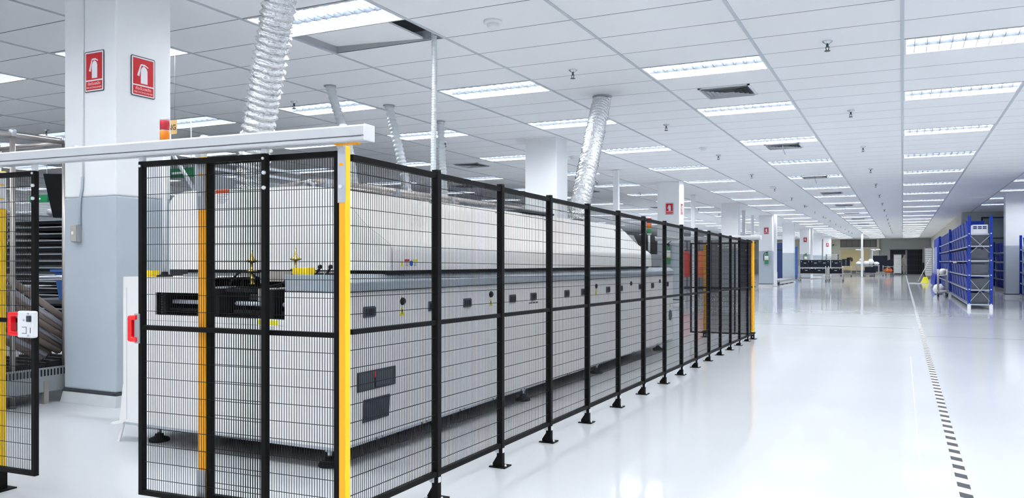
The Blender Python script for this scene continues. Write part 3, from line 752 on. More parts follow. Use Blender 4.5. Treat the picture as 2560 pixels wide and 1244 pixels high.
MB().path([(-3.215, 3.16, 0.862), (-3.205, 3.17, 0.90), (-3.18, 3.18, 0.935), (-3.15, 3.19, 0.955), (-3.12, 3.2, 0.955), (-3.105, 3.22, 0.935), (-3.105, 3.26, 0.91)], 0.0055, 8).build('hose', M['rubber'], ov)
MB().path([(-2.90, 3.18, 0.866), (-2.86, 3.19, 0.90), (-2.82, 3.2, 0.935), (-2.79, 3.22, 0.95), (-2.76, 3.25, 0.945)], 0.006, 8).build('hose', M['rubber'], ov)
MB().path([(-3.18, 3.12, 0.864), (-3.1, 3.13, 0.872), (-2.98, 3.13, 0.868), (-2.9, 3.14, 0.88), (-2.80, 3.16, 0.90)], 0.004, 6).build('cable', M['rubber'], ov)
# yellow stops and black latches on the deck
for x in (-2.765, -3.875):
    z = 0.938 if x > -3 else 0.919
    MB().prism([(x, z), (x + 0.105, z), (x + 0.105, z + 0.035), (x + 0.098, z + 0.035), (x + 0.094, z + 0.014), (x + 0.07, z + 0.014), (x + 0.066, z + 0.034), (x, z + 0.034)],
               'y', 3.14, 3.19).build('yellow_stop', M['yblock'], ov, bevel=0.002)
for x in (-2.60, -2.535):
    lb_ = MB().box(x - 0.018, x + 0.018, 3.13, 3.16, 0.938, 0.946)
    lb_.path([(x - 0.015, 3.145, 0.944), (x, 3.145, 0.962), (x + 0.008, 3.145, 0.975)], 0.006, 8)
    lb_.lathe([(0.001, 0), (0.011, 0.004), (0.012, 0.012), (0.008, 0.02), (0.001, 0.022)], (x + 0.008, 3.145, 0.966), 10)
    lb_.build('hood_latch', M['rubber'], ov)
MB().box(-3.60, -3.40, 3.2, 3.26, 0.919, 0.934).build('cable_duct', M['greyp'], ov)
# side handles, latches, warning triangles
hme = MB().prism([(-0.046, -0.027), (0.040, -0.027), (0.048, -0.019), (0.048, 0.019), (0.040, 0.027), (-0.046, 0.027), (-0.05, 0.022), (-0.05, -0.022)], 'x', 0, 0.006).mesh('door_handle', M['slot'])
hs = MB()
for q in range(4): hs.box(0.0055, 0.0068, -0.036 + q * 0.020, -0.024 + q * 0.020, -0.018, 0.016)
hsm = hs.mesh('handle_slot', M['slotdark'])
for y in (3.288, 3.891, 4.291, 4.924, 5.268, 5.912, 6.276, 6.904, 7.271, 7.888, 8.338, 8.936):
    h = put('door_handle', hme, ov, (X1 + 3.15, y - 3.05, 0.752)); put('handle_slot', hsm, h)
lme = MB().path([(0, 0, 0), (0.010, 0, 0)], [0.021, 0.018], 16).mesh('door_latch', M['slotdark'])
lte = MB().box(0.010, 0.013, -0.004, 0.004, -0.014, 0.014).mesh('latch_slot', M['darksteel'])
for y in (3.583, 4.604, 5.575, 6.587, 7.582, 8.62):
    l = put('door_latch', lme, ov, (X1 + 3.15, y - 3.05, 0.792)); put('latch_slot', lte, l)
tme = MB().prism([(-0.024, -0.022), (0.024, -0.022), (0, 0.026)], 'x', 0, 0.0012).mesh('warning_triangle', M['warn'])
tmk = MB().prism([(-0.003, -0.004), (0.003, -0.004), (0.004, 0.010), (-0.004, 0.010)], 'x', 0.0012, 0.0016).prism([(-0.003, -0.012), (0.003, -0.012), (0.003, -0.007), (-0.003, -0.007)], 'x', 0.0012, 0.0016).mesh('triangle_mark', M['print'])
for y, z in ((3.579, 0.738), (4.604, 0.738), (5.585, 0.738), (6.587, 0.738), (9.058, 0.508)):
    l = put('warning_triangle', tme, ov, (X1 + 3.15, y - 3.05, z)); put('triangle_mark', tmk, l)
ovp = MB(); ovp.path([(X1, 9.058, 0.393), (X1 + 0.008, 9.058, 0.393)], [0.062, 0.058], 20); ovp.build('round_vent', M['slot'], ov)
# main switch panel and grille near the corner
sp = MB().box(X1, X1 + 0.006, 3.188, 3.512, 0.360, 0.458).build('switch_panel', M['charcoal'], ov, bevel=0.003)
MB().box(X1 + 0.006, X1 + 0.010, 3.195, 3.322, 0.368, 0.450).build('switch_cover', M['slot'], sp, bevel=0.002)
MB().box(X1 + 0.006, X1 + 0.010, 3.336, 3.480, 0.372, 0.446).build('switch_cover', M['slot'], sp, bevel=0.002)
MB().box(X1 + 0.006, X1 + 0.0125, 3.318, 3.332, 0.420, 0.449).build('red_lever', M['warnred'], sp, bevel=0.002)
MB().box(X1 + 0.006, X1 + 0.009, 3.322, 3.329, 0.372, 0.420).build('lever_slot', M['slotdark'], sp)
dv = MB()
for q in range(7): dv.box(X1 + 0.010, X1 + 0.0105, 3.352 + q * 0.016, 3.362 + q * 0.016, 0.412, 0.419)
dv.build('switch_vents', M['slotdark'], sp)
text('lettering', 'TMM', 0.024, M['paper'], sp, (X1 + 0.0108 + 3.15 - 0, 0, 0), (PI / 2, 0, PI / 2))
sp.children[-1].location = Vector((X1 + 0.0106 + 3.15, 3.224 - 3.05, 0.386))
gr_ = MB().prism([(3.228, 0.204), (3.448, 0.204), (3.462, 0.317), (3.240, 0.317)], 'x', X1, X1 + 0.004).build('side_grille', M['grille'], ov)
gs = MB()
for q in range(26):
    y = 3.236 + q * 0.0085; gs.hexa([(X1 + 0.004, y, 0.207), (X1 + 0.0065, y, 0.207), (X1 + 0.0065, y + 0.0035, 0.207), (X1 + 0.004, y + 0.0035, 0.207)],
                                   [(X1 + 0.004, y + 0.009, 0.314), (X1 + 0.0065, y + 0.009, 0.314), (X1 + 0.0065, y + 0.0125, 0.314), (X1 + 0.004, y + 0.0125, 0.314)])
gs.build('grille_fins', M['slot'], gr_)
# warning strip on the hood side
HX = -2.3945
ws = MB().box(HX - 0.001, HX + 0.0015, 3.548, 3.722, 0.974, 1.018).build('warning_strip', M['paper'], ov)
MB().prism([(3.553, 0.980), (3.585, 0.980), (3.569, 1.010)], 'x', HX + 0.0015, HX + 0.002).build('strip_triangle', M['warn'], ws)
MB().box(HX + 0.0015, HX + 0.002, 3.592, 3.640, 1.003, 1.016).build('strip_red', M['warnred'], ws)
MB().path([(HX + 0.0015, 3.658, 0.994), (HX + 0.002, 3.658, 0.994)], 0.016, 16).build('strip_disc', M['warnblue'], ws)
MB().box(HX + 0.0015, HX + 0.002, 3.672, 3.720, 1.003, 1.016).build('strip_yellow', M['warn'], ws)
ln = MB()
for q in range(4):
    ln.box(HX + 0.0015, HX + 0.0019, 3.60, 3.632, 0.980 + q * 0.006, 0.9825 + q * 0.006); ln.box(HX + 0.0015, HX + 0.0019, 3.682, 3.712, 0.980 + q * 0.006, 0.9825 + q * 0.006)
ln.build('strip_lines', M['printgrey'], ws)
# stickers on the hood end and below the entry
st = MB().box(-3.622, -3.512, 3.457, 3.46, 1.338, 1.424).build('hood_sticker', M['paper'], ov)
MB().box(-3.621, -3.513, 3.4562, 3.457, 1.402, 1.423).build('sticker_header', M['sticker_orange'], st)
ln = MB()
for q in range(6): ln.box(-3.612, -3.612 + 0.09 * (0.7 + 0.3 * ((q * 7) % 3) / 2), 3.4564, 3.457, 1.345 + q * 0.0095, 1.3475 + q * 0.0095)
ln.build('sticker_lines', M['printgrey'], st)
st = MB().box(-2.905, -2.775, YF - 0.002, YF, 0.640, 0.712).build('entry_sticker', M['paper'], ov)
MB().box(-2.905, -2.775, YF - 0.0028, YF - 0.002, 0.688, 0.711).build('sticker_header', M['warn'], st)
ln = MB()
for q in range(4): ln.box(-2.895, -2.80, YF - 0.0026, YF - 0.002, 0.648 + q * 0.0095, 0.6505 + q * 0.0095)
ln.build('sticker_lines', M['printgrey'], st)
MB().box(-2.4365, -2.4345, YF - 0.0006, YF, 0.13, 0.84).build('panel_seam', M['greyp'], ov)
MB().box(X0 + 0.03, -2.74, YF - 0.0006, YF, 0.684, 0.686).build('panel_seam', M['greyp'], ov)
MB().box(X0 + 0.028, X0 + 0.03, YF - 0.0006, YF, 0.13, 0.86).build('panel_seam', M['greyp'], ov)
# feet and castor
for n, (x, y) in enumerate(((-2.53, 3.14), (-2.47, 5.24), (-2.48, 6.82), (-2.52, 8.98), (-3.74, 3.16), (-3.74, 6.0), (-3.74, 8.9))):
    f = MB().cyl((x, y, 0.03), (x, y, 0.10), 0.012, 10).build('levelling_foot', M['steel'], ov)
    MB().cyl((x, y, 0.072), (x, y, 0.088), 0.022, 6, smooth=False).build('nut', M['zinc'], f)
    MB().lathe([(0.001, 0), (0.054, 0), (0.056, 0.008), (0.052, 0.018), (0.026, 0.028), (0.022, 0.042), (0.001, 0.042)], (x, y, 0), 18).build('rubber_pad', M['rubber'], f)
cs = MB().box(-3.62, -3.54, 3.30, 3.38, 0.068, 0.09).build('castor', M['darksteel'], ov)
MB().cyl((-3.60, 3.34, 0.037), (-3.56, 3.34, 0.037), 0.036, 14).build('castor_wheel', M['rubber'], cs)
# white fin bracket at the far left foot of the oven
MB().prism([(-3.965, 0.10), (-3.90, 0.10), (-3.90, 0.325), (-3.925, 0.325), (-3.935, 0.315)], 'y', 3.08, 3.11).build('side_fin', M['machine'], ov)
MB().prism([(-4.01, 0.085), (-3.90, 0.105), (-3.90, 0.125), (-4.01, 0.10)], 'y', 3.06, 3.14).prism([(-3.95, 0.0), (-3.925, 0.0), (-3.895, 0.09), (-3.895, 0.11)], 'y', 3.05, 3.06).build('fin_foot', M['machine'], ov)
# pipework on the hood
for x, z, ya, yb in ((-2.93, 1.452, 3.52, 6.7), (-2.98, 1.468, 3.6, 6.3), (-3.10, 1.455, 3.55, 5.4)):
    MB().path([(x, ya, z), (x, (ya + yb) / 2, z + 0.004), (x, yb, z)], 0.011, 8).build('gas_pipe', M['pipe'], ov)
for y in (3.6, 4.3, 5.0, 5.7, 6.2):
    MB().box(-3.12, -2.91, y, y + 0.02, 1.420, 1.442).box(-2.945, -2.915, y - 0.01, y + 0.03, 1.42, 1.47).build('pipe_support', M['zinc'], ov)
MB().path([(-3.35, 3.62, 1.43), (-3.25, 3.6, 1.445), (-3.1, 3.58, 1.455), (-2.95, 3.56, 1.462)], 0.008, 8).build('gas_pipe', M['pipe'], ov)
MB().path([(-3.08, 3.58, 1.425), (-3.02, 3.57, 1.46), (-2.97, 3.57, 1.43)], 0.014, 10).build('pipe_valve', M['zinc'], ov)
MB().box(-3.0, -2.8, 5.95, 6.6, 1.415, 1.432).build('cable_tray', M['darksteel'], ov)
# exit end
MB().prism([(8.46, 0.938), (8.62, 0.938), (8.62, 0.985), (8.57, 0.985), (8.54, 0.955), (8.46, 0.948)], 'x', -2.62, -2.56).build('yellow_stop', M['yblock'], ov)
ex = MB().box(-3.5, -2.75, 8.65, 9.1, 0.95, 0.985)
ex.cyl((-3.5, 8.75, 1.03), (-2.7, 8.75, 1.03), 0.012, 8); ex.cyl((-3.5, 9.0, 1.03), (-2.7, 9.0, 1.03), 0.012, 8)
for x in (-3.4, -2.8): ex.box(x - 0.015, x + 0.015, 8.7, 9.05, 0.938, 1.04)
ex.build('exit_conveyor', M['darksteel'], ov)

# signal towers
def tower(x, y, z0, zp, r, label, group='stack lights'):
    t = thing('signal_tower', label, 'signal light', (x, y, z0), 0, group)
    MB().lathe([(0.001, 0), (0.045, 0), (0.042, 0.008), (0.02, 0.014), (0.018, 0.028), (0.001, 0.028)], (x, y, z0), 16).build('base', M['rubber'], t)
    MB().cyl((x, y, z0 + 0.02), (x, y, zp), r * 0.42, 12).build('pole', M['white'], t)
    z = zp; h = r * 2.25
    MB().lathe([(0.001, -0.02), (r * 0.6, -0.02), (r, 0), (0.001, 0)], (x, y, z), 16).build('socket', M['white'], t)
    for nm, m in (('green_lens', 'towergreen'), ('amber_lens', 'toweramber'), ('red_lens', 'towerred')):
        MB().lathe([(0.001, 0), (r, 0), (r, h - 0.006), (r * 0.96, h - 0.003), (0.001, h - 0.003)], (x, y, z), 18).build(nm, M[m], t)
        MB().lathe([(0.001, 0), (r * 0.98, 0), (r * 0.98, 0.005), (0.001, 0.005)], (x, y, z + h - 0.004), 18).build('lens_ring', M['white'], t)
        z += h
    MB().lathe([(0.001, 0), (r, 0), (r * 0.8, 0.008), (0.001, 0.012)], (x, y, z), 18).build('cap', M['white'], t)
tower(-3.685, 3.15, 0.919, 1.615, 0.026, 'red and amber stack light on a white pole on the oven end')
tower(-2.95, 10.1, 1.10, 1.37, 0.030, 'small red, amber and green stack light beyond the oven exit')

# ================================================================ DUCTS AND HOSES
def duct(name, label, pts, r, m, pitch, amp, cat='duct', n=18, rough_=0.0, group=None, collar=True):
    p = [Vector(q) for q in pts]; dense = []
    for i in range(len(p) - 1):
        a, b, c_, d = p[max(i - 1, 0)], p[i], p[i + 1], p[min(i + 2, len(p) - 1)]
        L = max(2, int((c_ - b).length / (pitch / 4)))
        for k in range(L):
            u = k / L
            dense.append(0.5 * (2 * b + (c_ - a) * u + (2 * a - 5 * b + 4 * c_ - d) * u * u + (3 * b - a - 3 * c_ + d) * u ** 3))
    dense.append(p[-1])
    radii = [r + amp * (1, 0, -1, 0)[i % 4] for i in range(len(dense))]
    t = thing(name, label, cat, tuple(pts[0]), 0, group)
    mb = MB().path(dense, radii, n)
    if rough_:
        mb.v = [(x + random.uniform(-rough_, rough_), y + random.uniform(-rough_, rough_), z + random.uniform(-rough_, rough_)) for x, y, z in mb.v]
    mb.build('duct_skin', m, t)
    if collar:
        q = p[-1]
        MB().lathe([(r * 0.9, 0), (r + 0.018, 0), (r + 0.018, -0.012), (r * 0.9, -0.012)], (q.x, q.y, CEIL), 20).build('ceiling_collar', M['greyp'], t)
    return t
duct('exhaust_duct', 'large crinkled silver foil duct rising from the near hood end to the ceiling', [(-3.73, 3.86, 1.42), (-3.70, 3.84, 1.62), (-3.56, 3.78, 2.0), (-3.36, 3.68, 2.45), (-3.22, 3.6, 2.8), (-3.18, 3.58, 2.968)],
     0.095, M['foil'], 0.040, 0.011, rough_=0.005, n=30, group='silver foil ducts')
duct('exhaust_duct', 'silver foil duct rising from the far part of the hood to the ceiling', [(-3.02, 7.75, 1.40), (-3.03, 7.82, 1.55), (-3.08, 8.15, 1.95), (-3.15, 8.6, 2.45), (-3.2, 8.95, 2.85), (-3.2, 9.0, 2.968)],
     0.099, M['foil'], 0.050, 0.013, rough_=0.005, n=28, group='silver foil ducts')
duct('ceiling_hose', 'grey ribbed hose dropping from the ceiling just beside the large foil duct', [(-5.50, 7.3, 1.2), (-5.52, 7.3, 1.7), (-5.58, 7.25, 2.3), (-5.68, 7.15, 2.75), (-5.73, 7.12, 2.968)], 0.05, M['greyhose'], 0.045, 0.005, n=14, group='ribbed ceiling hoses')
duct('ceiling_hose', 'pale ribbed hose dropping behind the oven, left of the thin straight conduit', [(-5.55, 8.5, 1.2), (-5.58, 8.5, 1.7), (-5.66, 8.42, 2.3), (-5.75, 8.34, 2.8), (-5.78, 8.33, 2.968)], 0.055, M['greyhose'], 0.05, 0.007, n=14, group='ribbed ceiling hoses')
duct('ceiling_hose', 'thin ribbed hose right behind the straight grey conduit', [(-5.72, 9.6, 1.2), (-5.73, 9.6, 1.9), (-5.76, 9.58, 2.5), (-5.78, 9.57, 2.968)], 0.05, M['greyhose'], 0.045, 0.006, n=14, group='ribbed ceiling hoses')
duct('flexible_conduit', 'slim straight grey flexible conduit hanging from the opened ceiling tile', [(-3.655, 5.93, 1.42), (-3.65, 5.93, 2.0), (-3.652, 5.95, 2.6), (-3.66, 5.95, 3.2)], 0.024, M['greyhose'], 0.022, 0.0022, n=12, cat='conduit', collar=False)

# ================================================================ SIGNS, EXTINGUISHERS, BOXES
def ext_sign(loc, rz, label, letters=True, w=0.2, h=0.285):
    """faces -y before turning; plate, red fields, pictogram, lettering"""
    t = thing('fire_sign', label, 'sign', loc, rz, 'red fire extinguisher signs')
    B = LB
    def rr(x0, x1, z0, z1, r): return [(x0 + r, z0), (x1 - r, z0), (x1, z0 + r), (x1, z1 - r), (x1 - r, z1), (x0 + r, z1), (x0, z1 - r), (x0, z0 + r)]
    B().prism(rr(-w / 2, w / 2, -h / 2, h / 2, 0.008), 'y', -0.003, 0).build('plate', M['signblack'], t)
    B().prism(rr(-w / 2 + 0.006, w / 2 - 0.006, -h / 2 + 0.006, h / 2 - 0.006, 0.005), 'y', -0.0038, -0.003).build('white_face', M['signwhite'], t)
    B().box(-w / 2 + 0.016, w / 2 - 0.016, -0.0044, -0.0038, -0.058, h / 2 - 0.016).build('red_field', M['signred'], t)
    B().box(-w / 2 + 0.016, w / 2 - 0.016, -0.0044, -0.0038, -h / 2 + 0.014, -0.068).build('red_caption', M['signred'], t)
    y0, y1 = -0.0052, -0.0044
    g = B()
    g.prism([(-0.022, -0.048), (0.034, -0.048), (0.034, 0.045), (0.026, 0.062), (0.010, 0.074), (-0.002, 0.074), (-0.014, 0.062), (-0.022, 0.045)], 'y', y0, y1)
    g.build('cylinder_symbol', M['signwhite'], t)
    g = B()
    g.prism([(-0.008, 0.078), (0.014, 0.078), (0.014, 0.090), (-0.008, 0.090)], 'y', y0, y1)
    g.prism([(0.012, 0.080), (0.040, 0.068), (0.043, 0.074), (0.014, 0.090)], 'y', y0, y1)
    g.prism([(-0.008, 0.090), (-0.022, 0.088), (-0.030, 0.070), (-0.052, 0.005), (-0.034, 0.000), (-0.022, 0.060), (-0.016, 0.078), (-0.008, 0.082)], 'y', y0, y1)
    g.build('hose_symbol', M['signwhite'], t)
    if letters:
        text('thai_lettering', 'ถังดับเพลิง', 0.030, M['pink'], t, (0, -0.0046, -0.087), (PI / 2, 0, 0))
        text('lettering', 'FIRE EXTINGUISHER', 0.0175, M['pink'], t, (0, -0.0046, -0.113), (PI / 2, 0, 0))
    return t
ext_sign((-5.077, 3.748, 2.334), 0, 'red fire extinguisher sign facing the camera on the big near column')
ext_sign((-4.858, 3.966, 2.315), PI / 2, 'red fire extinguisher sign on the aisle side of the big near column')
ext_sign((-5.10, 19.198, 2.30), 0, 'red fire extinguisher sign facing the camera on the third column')
ext_sign((-4.858, 19.45, 2.30), PI / 2, 'red fire extinguisher sign on the aisle side of the third column')
ext_sign((-5.10, 34.648, 2.31), 0, 'red fire extinguisher sign on the fifth column, beyond the fence end')
ext_sign((-5.10, 49.498, 2.31), 0, 'red fire extinguisher sign on the seventh column, above the black crates', False)
ext_sign((-5.10, 64.998, 2.31), 0, 'tiny red fire extinguisher sign on the last column', False)

def extinguisher(x, y, z, label, s=1.0):
    t = thing('fire_extinguisher', label, 'fire extinguisher', (x, y, z), 0, 'green fire extinguishers')
    r = 0.075 * s; yc = y - r - 0.012
    MB().lathe([(0.001, 0), (r * 0.9, 0), (r, 0.02), (r, 0.34 * s), (r * 0.8, 0.40 * s), (r * 0.35, 0.43 * s), (r * 0.3, 0.46 * s), (0.001, 0.46 * s)], (x, yc, z), 18).build('cylinder', M['extgreen'], t)
    MB().lathe([(r + 0.001, 0.18 * s), (r + 0.002, 0.18 * s), (r + 0.002, 0.33 * s), (r + 0.001, 0.33 * s)], (x, yc, z), 18).build('paper_label', M['paper'], t)
    MB().lathe([(r + 0.0015, 0.155 * s), (r + 0.0022, 0.155 * s), (r + 0.0022, 0.18 * s), (r + 0.0015, 0.18 * s)], (x, yc, z), 18).build('label_stripe', M['warn'], t)
    MB().box(x - 0.02, x + 0.05, yc - 0.015, yc + 0.015, z + 0.46 * s, z + 0.485 * s).bar((x - 0.01, yc, z + 0.48 * s), (x + 0.09 * s, yc, z + 0.55 * s), 0.02, 0.012).build('valve_lever', M['rubber'], t)
    MB().path([(x - 0.015, yc, z + 0.47 * s), (x - 0.07 * s, yc - 0.01, z + 0.46 * s), (x - 0.105 * s, yc - 0.01, z + 0.40 * s), (x - 0.11 * s, yc - 0.01, z + 0.2 * s), (x - 0.10 * s, yc - 0.01, z + 0.12 * s)], 0.012, 8).build('hose', M['rubber'], t)
    MB().box(x - 0.03, x + 0.03, y - 0.014, y - 0.001, z + 0.3 * s, z + 0.5 * s).build('wall_bracket', M['darksteel'], t)
extinguisher(-5.13, 19.199, 0.955, 'green fire extinguisher on the third column, seen through the fence')
extinguisher(-5.08, 34.649, 0.93, 'green fire extinguisher on the fifth column beyond the fence end')
extinguisher(-5.06, 49.499, 1.0, 'green fire extinguisher on the seventh column behind the black crates')

t = thing('switch_box', 'small grey switch box with white rocker on the big near column', 'switch', (-5.22, 3.75, 1.14))
MB().box(-5.282, -5.212, 3.712, 3.749, 1.142, 1.264).build('back_box', M['greyp'], t, bevel=0.004)
MB().box(-5.278, -5.216, 3.704, 3.712, 1.146, 1.260).build('cover', M['taupe'], t, bevel=0.003)
MB().box(-5.257, -5.237, 3.699, 3.704, 1.192, 1.216).build('rocker', M['white'], t, bevel=0.002)
t = thing('conduit_pipe', 'thin pale conduit running up the big near column from the switch box', 'conduit', (-5.20, 3.74, 1.264))
MB().path([(-5.222, 3.738, 1.264), (-5.222, 3.738, 1.40), (-5.215, 3.738, 1.46), (-5.195, 3.739, 1.52), (-5.192, 3.739, 1.6)], 0.0095, 10).build('lower_run', M['colgrey'], t)
MB().path([(-5.192, 3.742, 1.60), (-5.188, 3.742, CEIL)], 0.006, 8).build('upper_run', M['colwhite'], t)

# hanging tan card behind the near column
t = thing('hanging_card', 'tan card with black letters half hidden behind the big near column', 'sign', (-6.25, 5.3, 2.255))
MB().box(-6.42, -6.045, 5.30, 5.304, 2.19, 2.32).build('card', M['tan'], t)
text('lettering', 'NG', 0.072, M['print'], t, (0.145, -0.001, -0.005), (PI / 2, 0, 0))
for x in (-6.4, -6.07): MB().cyl((x, 5.302, 2.32), (x, 5.302, CEIL), 0.002, 5).build('cord', M['greyp'], t)

# thin white poles from floor to ceiling
for n, (x, y, lab) in enumerate(((-5.49, 16.33, 'between the second and third columns'), (-5.5, 23.35, 'just past the third column'), (-5.4, 31.1, 'just past the fourth column'),
                                 (-5.62, 34.4, 'on the hidden side of the fifth column'), (-4.72, 34.5, 'on the aisle side of the fifth column'),
                                 (-2.443, 58.7, 'standing alone in the far aisle'), (-4.72, 49.3, 'beside the seventh column'))):
    t = thing('service_pole', 'slender white service pole from floor to ceiling %s' % lab, 'pole', (x, y, 0), 0, 'white service poles')
    MB().box(x - 0.06, x + 0.06, y - 0.05, y + 0.05, 0.01, CEIL).build('pole', M['colwhite'], t, bevel=0.01)
    MB().box(x - 0.09, x + 0.09, y - 0.08, y + 0.08, 0, 0.01).build('foot_plate', M['greyp'], t)
    MB().box(x - 0.09, x + 0.09, y - 0.08, y + 0.08, CEIL - 0.012, CEIL - 0.007).build('top_plate', M['white'], t)

# hazard tape on the floor
tag(MB().box(0.222, 0.272, 2.4, 66.0, 0.0003, 0.0016).build('hazard_tape', M['tape']), 'narrow black and white striped floor tape running down the aisle', 'tape')
# ================================================================ LEFT OF THE NEAR COLUMN
t = thing('pipe_rack', 'tall steel pipe rack trolley beside the big near column', 'rack', (-5.9, 3.4, 0))
for x in (-5.47, -6.25):
    for y in (2.55, 3.42, 3.80):
        MB().cyl((x, y, 0.02), (x, y, 1.90), 0.019, 12).build('upright', M['pipe'], t)
        MB().lathe([(0.001, 0), (0.03, 0), (0.03, 0.012), (0.02, 0.02), (0.001, 0.02)], (x, y, 0), 12).build('foot', M['darksteel'], t)
        if x == -5.47:
            MB().lathe([(0.024, -0.03), (0.024, 0.012), (0.012, 0.022), (0.001, 0.022)], (x, y, 1.89), 12).build('joint_cap', M['zinc'], t)
    MB().cyl((x, 2.55, 1.868), (x, 3.80, 1.868), 0.017, 12).build('top_rail', M['pipe'], t)
for y in (2.55, 3.80): MB().cyl((-6.25, y, 1.868), (-5.47, y, 1.868), 0.017, 12).build('top_rail', M['pipe'], t)
MB().cyl((-5.47, 2.55, 0.83), (-5.47, 3.42, 0.83), 0.015, 10).build('middle_rail', M['pipe'], t)
dk = MB().box(-6.30, -5.44, 2.5, 4.12, 0.175, 0.182).box(-5.46, -5.44, 2.5, 4.12, 0.085, 0.175).box(-6.30, -6.28, 2.5, 4.12, 0.085, 0.175).build('deck', M['cartgrey'], t)
rl = MB().box(-5.452, -5.440, 2.5, 4.12, 0.182, 0.255).build('slotted_rail', M['cartgrey'], t)
sl = MB()
for q in range(64):
    y = 2.52 + q * 0.0245
    sl.box(-5.4398, -5.4385, y, y + 0.011, 0.197, 0.243)
sl.build('rail_slots', M['slotdark'], rl)
for y in (3.62, 2.8):
    b = MB().box(-5.47, -5.435, y, y + 0.035, 0.0, 0.16).build('floor_bracket', M['pipe'], t)
for y in (3.18, 3.9):
    c_ = MB().box(-5.56, -5.50, y - 0.03, y + 0.03, 0.06, 0.12).build('castor', M['zinc'], t)
    MB().cyl((-5.545, y, 0.045), (-5.515, y, 0.045), 0.045, 16).cyl((-5.55, y, 0.045), (-5.51, y, 0.045), 0.018, 10).build('castor_wheel', M['castor'], c_)
blk = MB()
for q in range(13):
    y = 2.55 + q * 0.125
    blk.box(-5.50, -5.455, y, y + 0.09, 0.255, 0.275 + 0.02 * (q % 2)); blk.box(-6.2, -5.5, y, y + 0.03, 0.182, 0.28)
blk.build('roll_cradle', M['rubber'], t)
names_ = ['lowest', 'second lowest', 'third', 'fourth', 'fifth', 'sixth', 'seventh', 'eighth', 'ninth', 'topmost']
for q in range(10):
    off = 0.044 * q
    x = -5.53 - 0.02 * (q % 3)
    a = Vector((x, 3.02 + off, 0.68 + off * 0.55)); b = Vector((x, 3.66 + off, 0.315 + off * 0.28))
    wrapped = q in (1, 5, 8)
    r = 0.0225
    g = thing('material_roll', '%s %s roll slanting on the pipe rack trolley' % (names_[q], 'film-wrapped pale' if wrapped else 'taupe'), 'roll', tuple(b), 0, 'long rolls on the pipe rack')
    MB().cyl(a, b, r, 14).build('roll_body', M['rollwhite' if wrapped else 'roll'], g)
    d = (b - a).normalized()
    MB().cyl(b, b + d * 0.012, 0.012, 10).build('core_end', M['rubber'], g)
t = thing('push_trolley', 'low trolley with bent steel tube handle behind the pipe rack', 'trolley', (-6.6, 4.2, 0))
MB().path([(-6.45, 4.2, 0.1), (-6.45, 4.2, 0.78), (-6.43, 4.2, 0.84), (-6.37, 4.2, 0.87), (-6.1, 4.2, 0.875), (-5.72, 4.2, 0.875)], 0.021, 12).build('handle_tube', M['steel'], t)
MB().box(-6.7, -5.7, 4.22, 5.0, 0.12, 0.15).build('platform', M['cartgrey'], t)
MB().box(-6.7, -5.7, 4.24, 4.7, 0.66, 0.69).build('shelf', M['darksteel'], t)
for x in (-6.6, -5.8): MB().box(x, x + 0.03, 4.24, 4.27, 0.15, 0.69).build('leg', M['pipe'], t)
for x in (-6.6, -5.8): MB().cyl((x, 4.3, 0.06), (x + 0.03, 4.3, 0.06), 0.06, 14).build('castor_wheel', M['castor'], t)
t = thing('blue_tub', 'blue plastic tub on the low trolley left of the near column', 'tub', (-6.1, 4.5, 0.69))
MB().hexa([(-6.27, 4.30, 0.69), (-5.80, 4.30, 0.69), (-5.80, 4.66, 0.69), (-6.27, 4.66, 0.69)], [(-6.30, 4.28, 0.92), (-5.77, 4.28, 0.92), (-5.77, 4.68, 0.92), (-6.30, 4.68, 0.92)]).build('tub', M['bluebin'], t, bevel=0.01)
MB().box(-6.32, -5.75, 4.26, 4.70, 0.92, 0.94).build('rim', M['bluebin'], t)
t = thing('tray_rack', 'dark steel rack holding black trays left of the near column', 'rack', (-7.25, 5.1, 0))
for x in (-7.78, -6.62):
    for y in (4.78, 5.5): MB().box(x - 0.02, x + 0.02, y - 0.02, y + 0.02, 0.02, 1.50).build('upright', M['pipe'], t)
    for q in range(15): MB().box(x - 0.012, x + 0.012, 4.8, 5.48, 0.528 + q * 0.063, 0.534 + q * 0.063).build('runner', M['darksteel'], t)
MB().box(-7.78, -6.62, 4.78, 5.5, 0.44, 0.47).build('base_shelf', M['darksteel'], t)
trm = MB().box(-0.55, 0.55, -0.34, 0.34, 0, 0.035).mesh('tray_pan', M['trayblack'])
tre = MB().box(-0.55, 0.55, -0.352, -0.34, 0.030, 0.040).mesh('tray_edge', M['trayedge'])
for q in range(14):
    r_ = thing('black_tray', 'black tray with pale front lip, %s from the bottom of the tray rack' % ORD[q + 1], 'tray', (-7.20, 5.14, 0.535 + q * 0.063), 0, 'black trays in the rack')
    put('tray_pan', trm, r_); put('tray_edge', tre, r_)
t = tag(MB().blob((-7.05, 5.1, 1.47), 0.42, 0.25, 0.05, 14, 6, 0.1).build('white_sheet', M['rollwhite']), 'crumpled white plastic sheet lying on top of the tray rack', 'sheet')
t = thing('monitor', 'black monitor panel hung high beside the big near column', 'monitor', (-6.05, 4.3, 1.35))
MB().hexa([(-6.27, 4.25, 1.365), (-5.86, 4.30, 1.352), (-5.86, 4.34, 1.352), (-6.27, 4.29, 1.365)], [(-6.31, 4.19, 1.725), (-5.87, 4.24, 1.70), (-5.87, 4.28, 1.70), (-6.31, 4.23, 1.725)]).build('panel', M['trayblack'], t, bevel=0.006)
MB().box(-6.12, -6.02, 4.245, 4.30, 1.69, 1.78).build('mount', M['white'], t, bevel=0.006)
MB().cyl((-6.07, 4.28, 1.76), (-6.07, 4.28, CEIL), 0.014, 10).build('hanger_rod', M['white'], t)
t = thing('overhead_track', 'grey overhead track box on a braced post behind the near column', 'track', (-4.75, 4.8, 0))
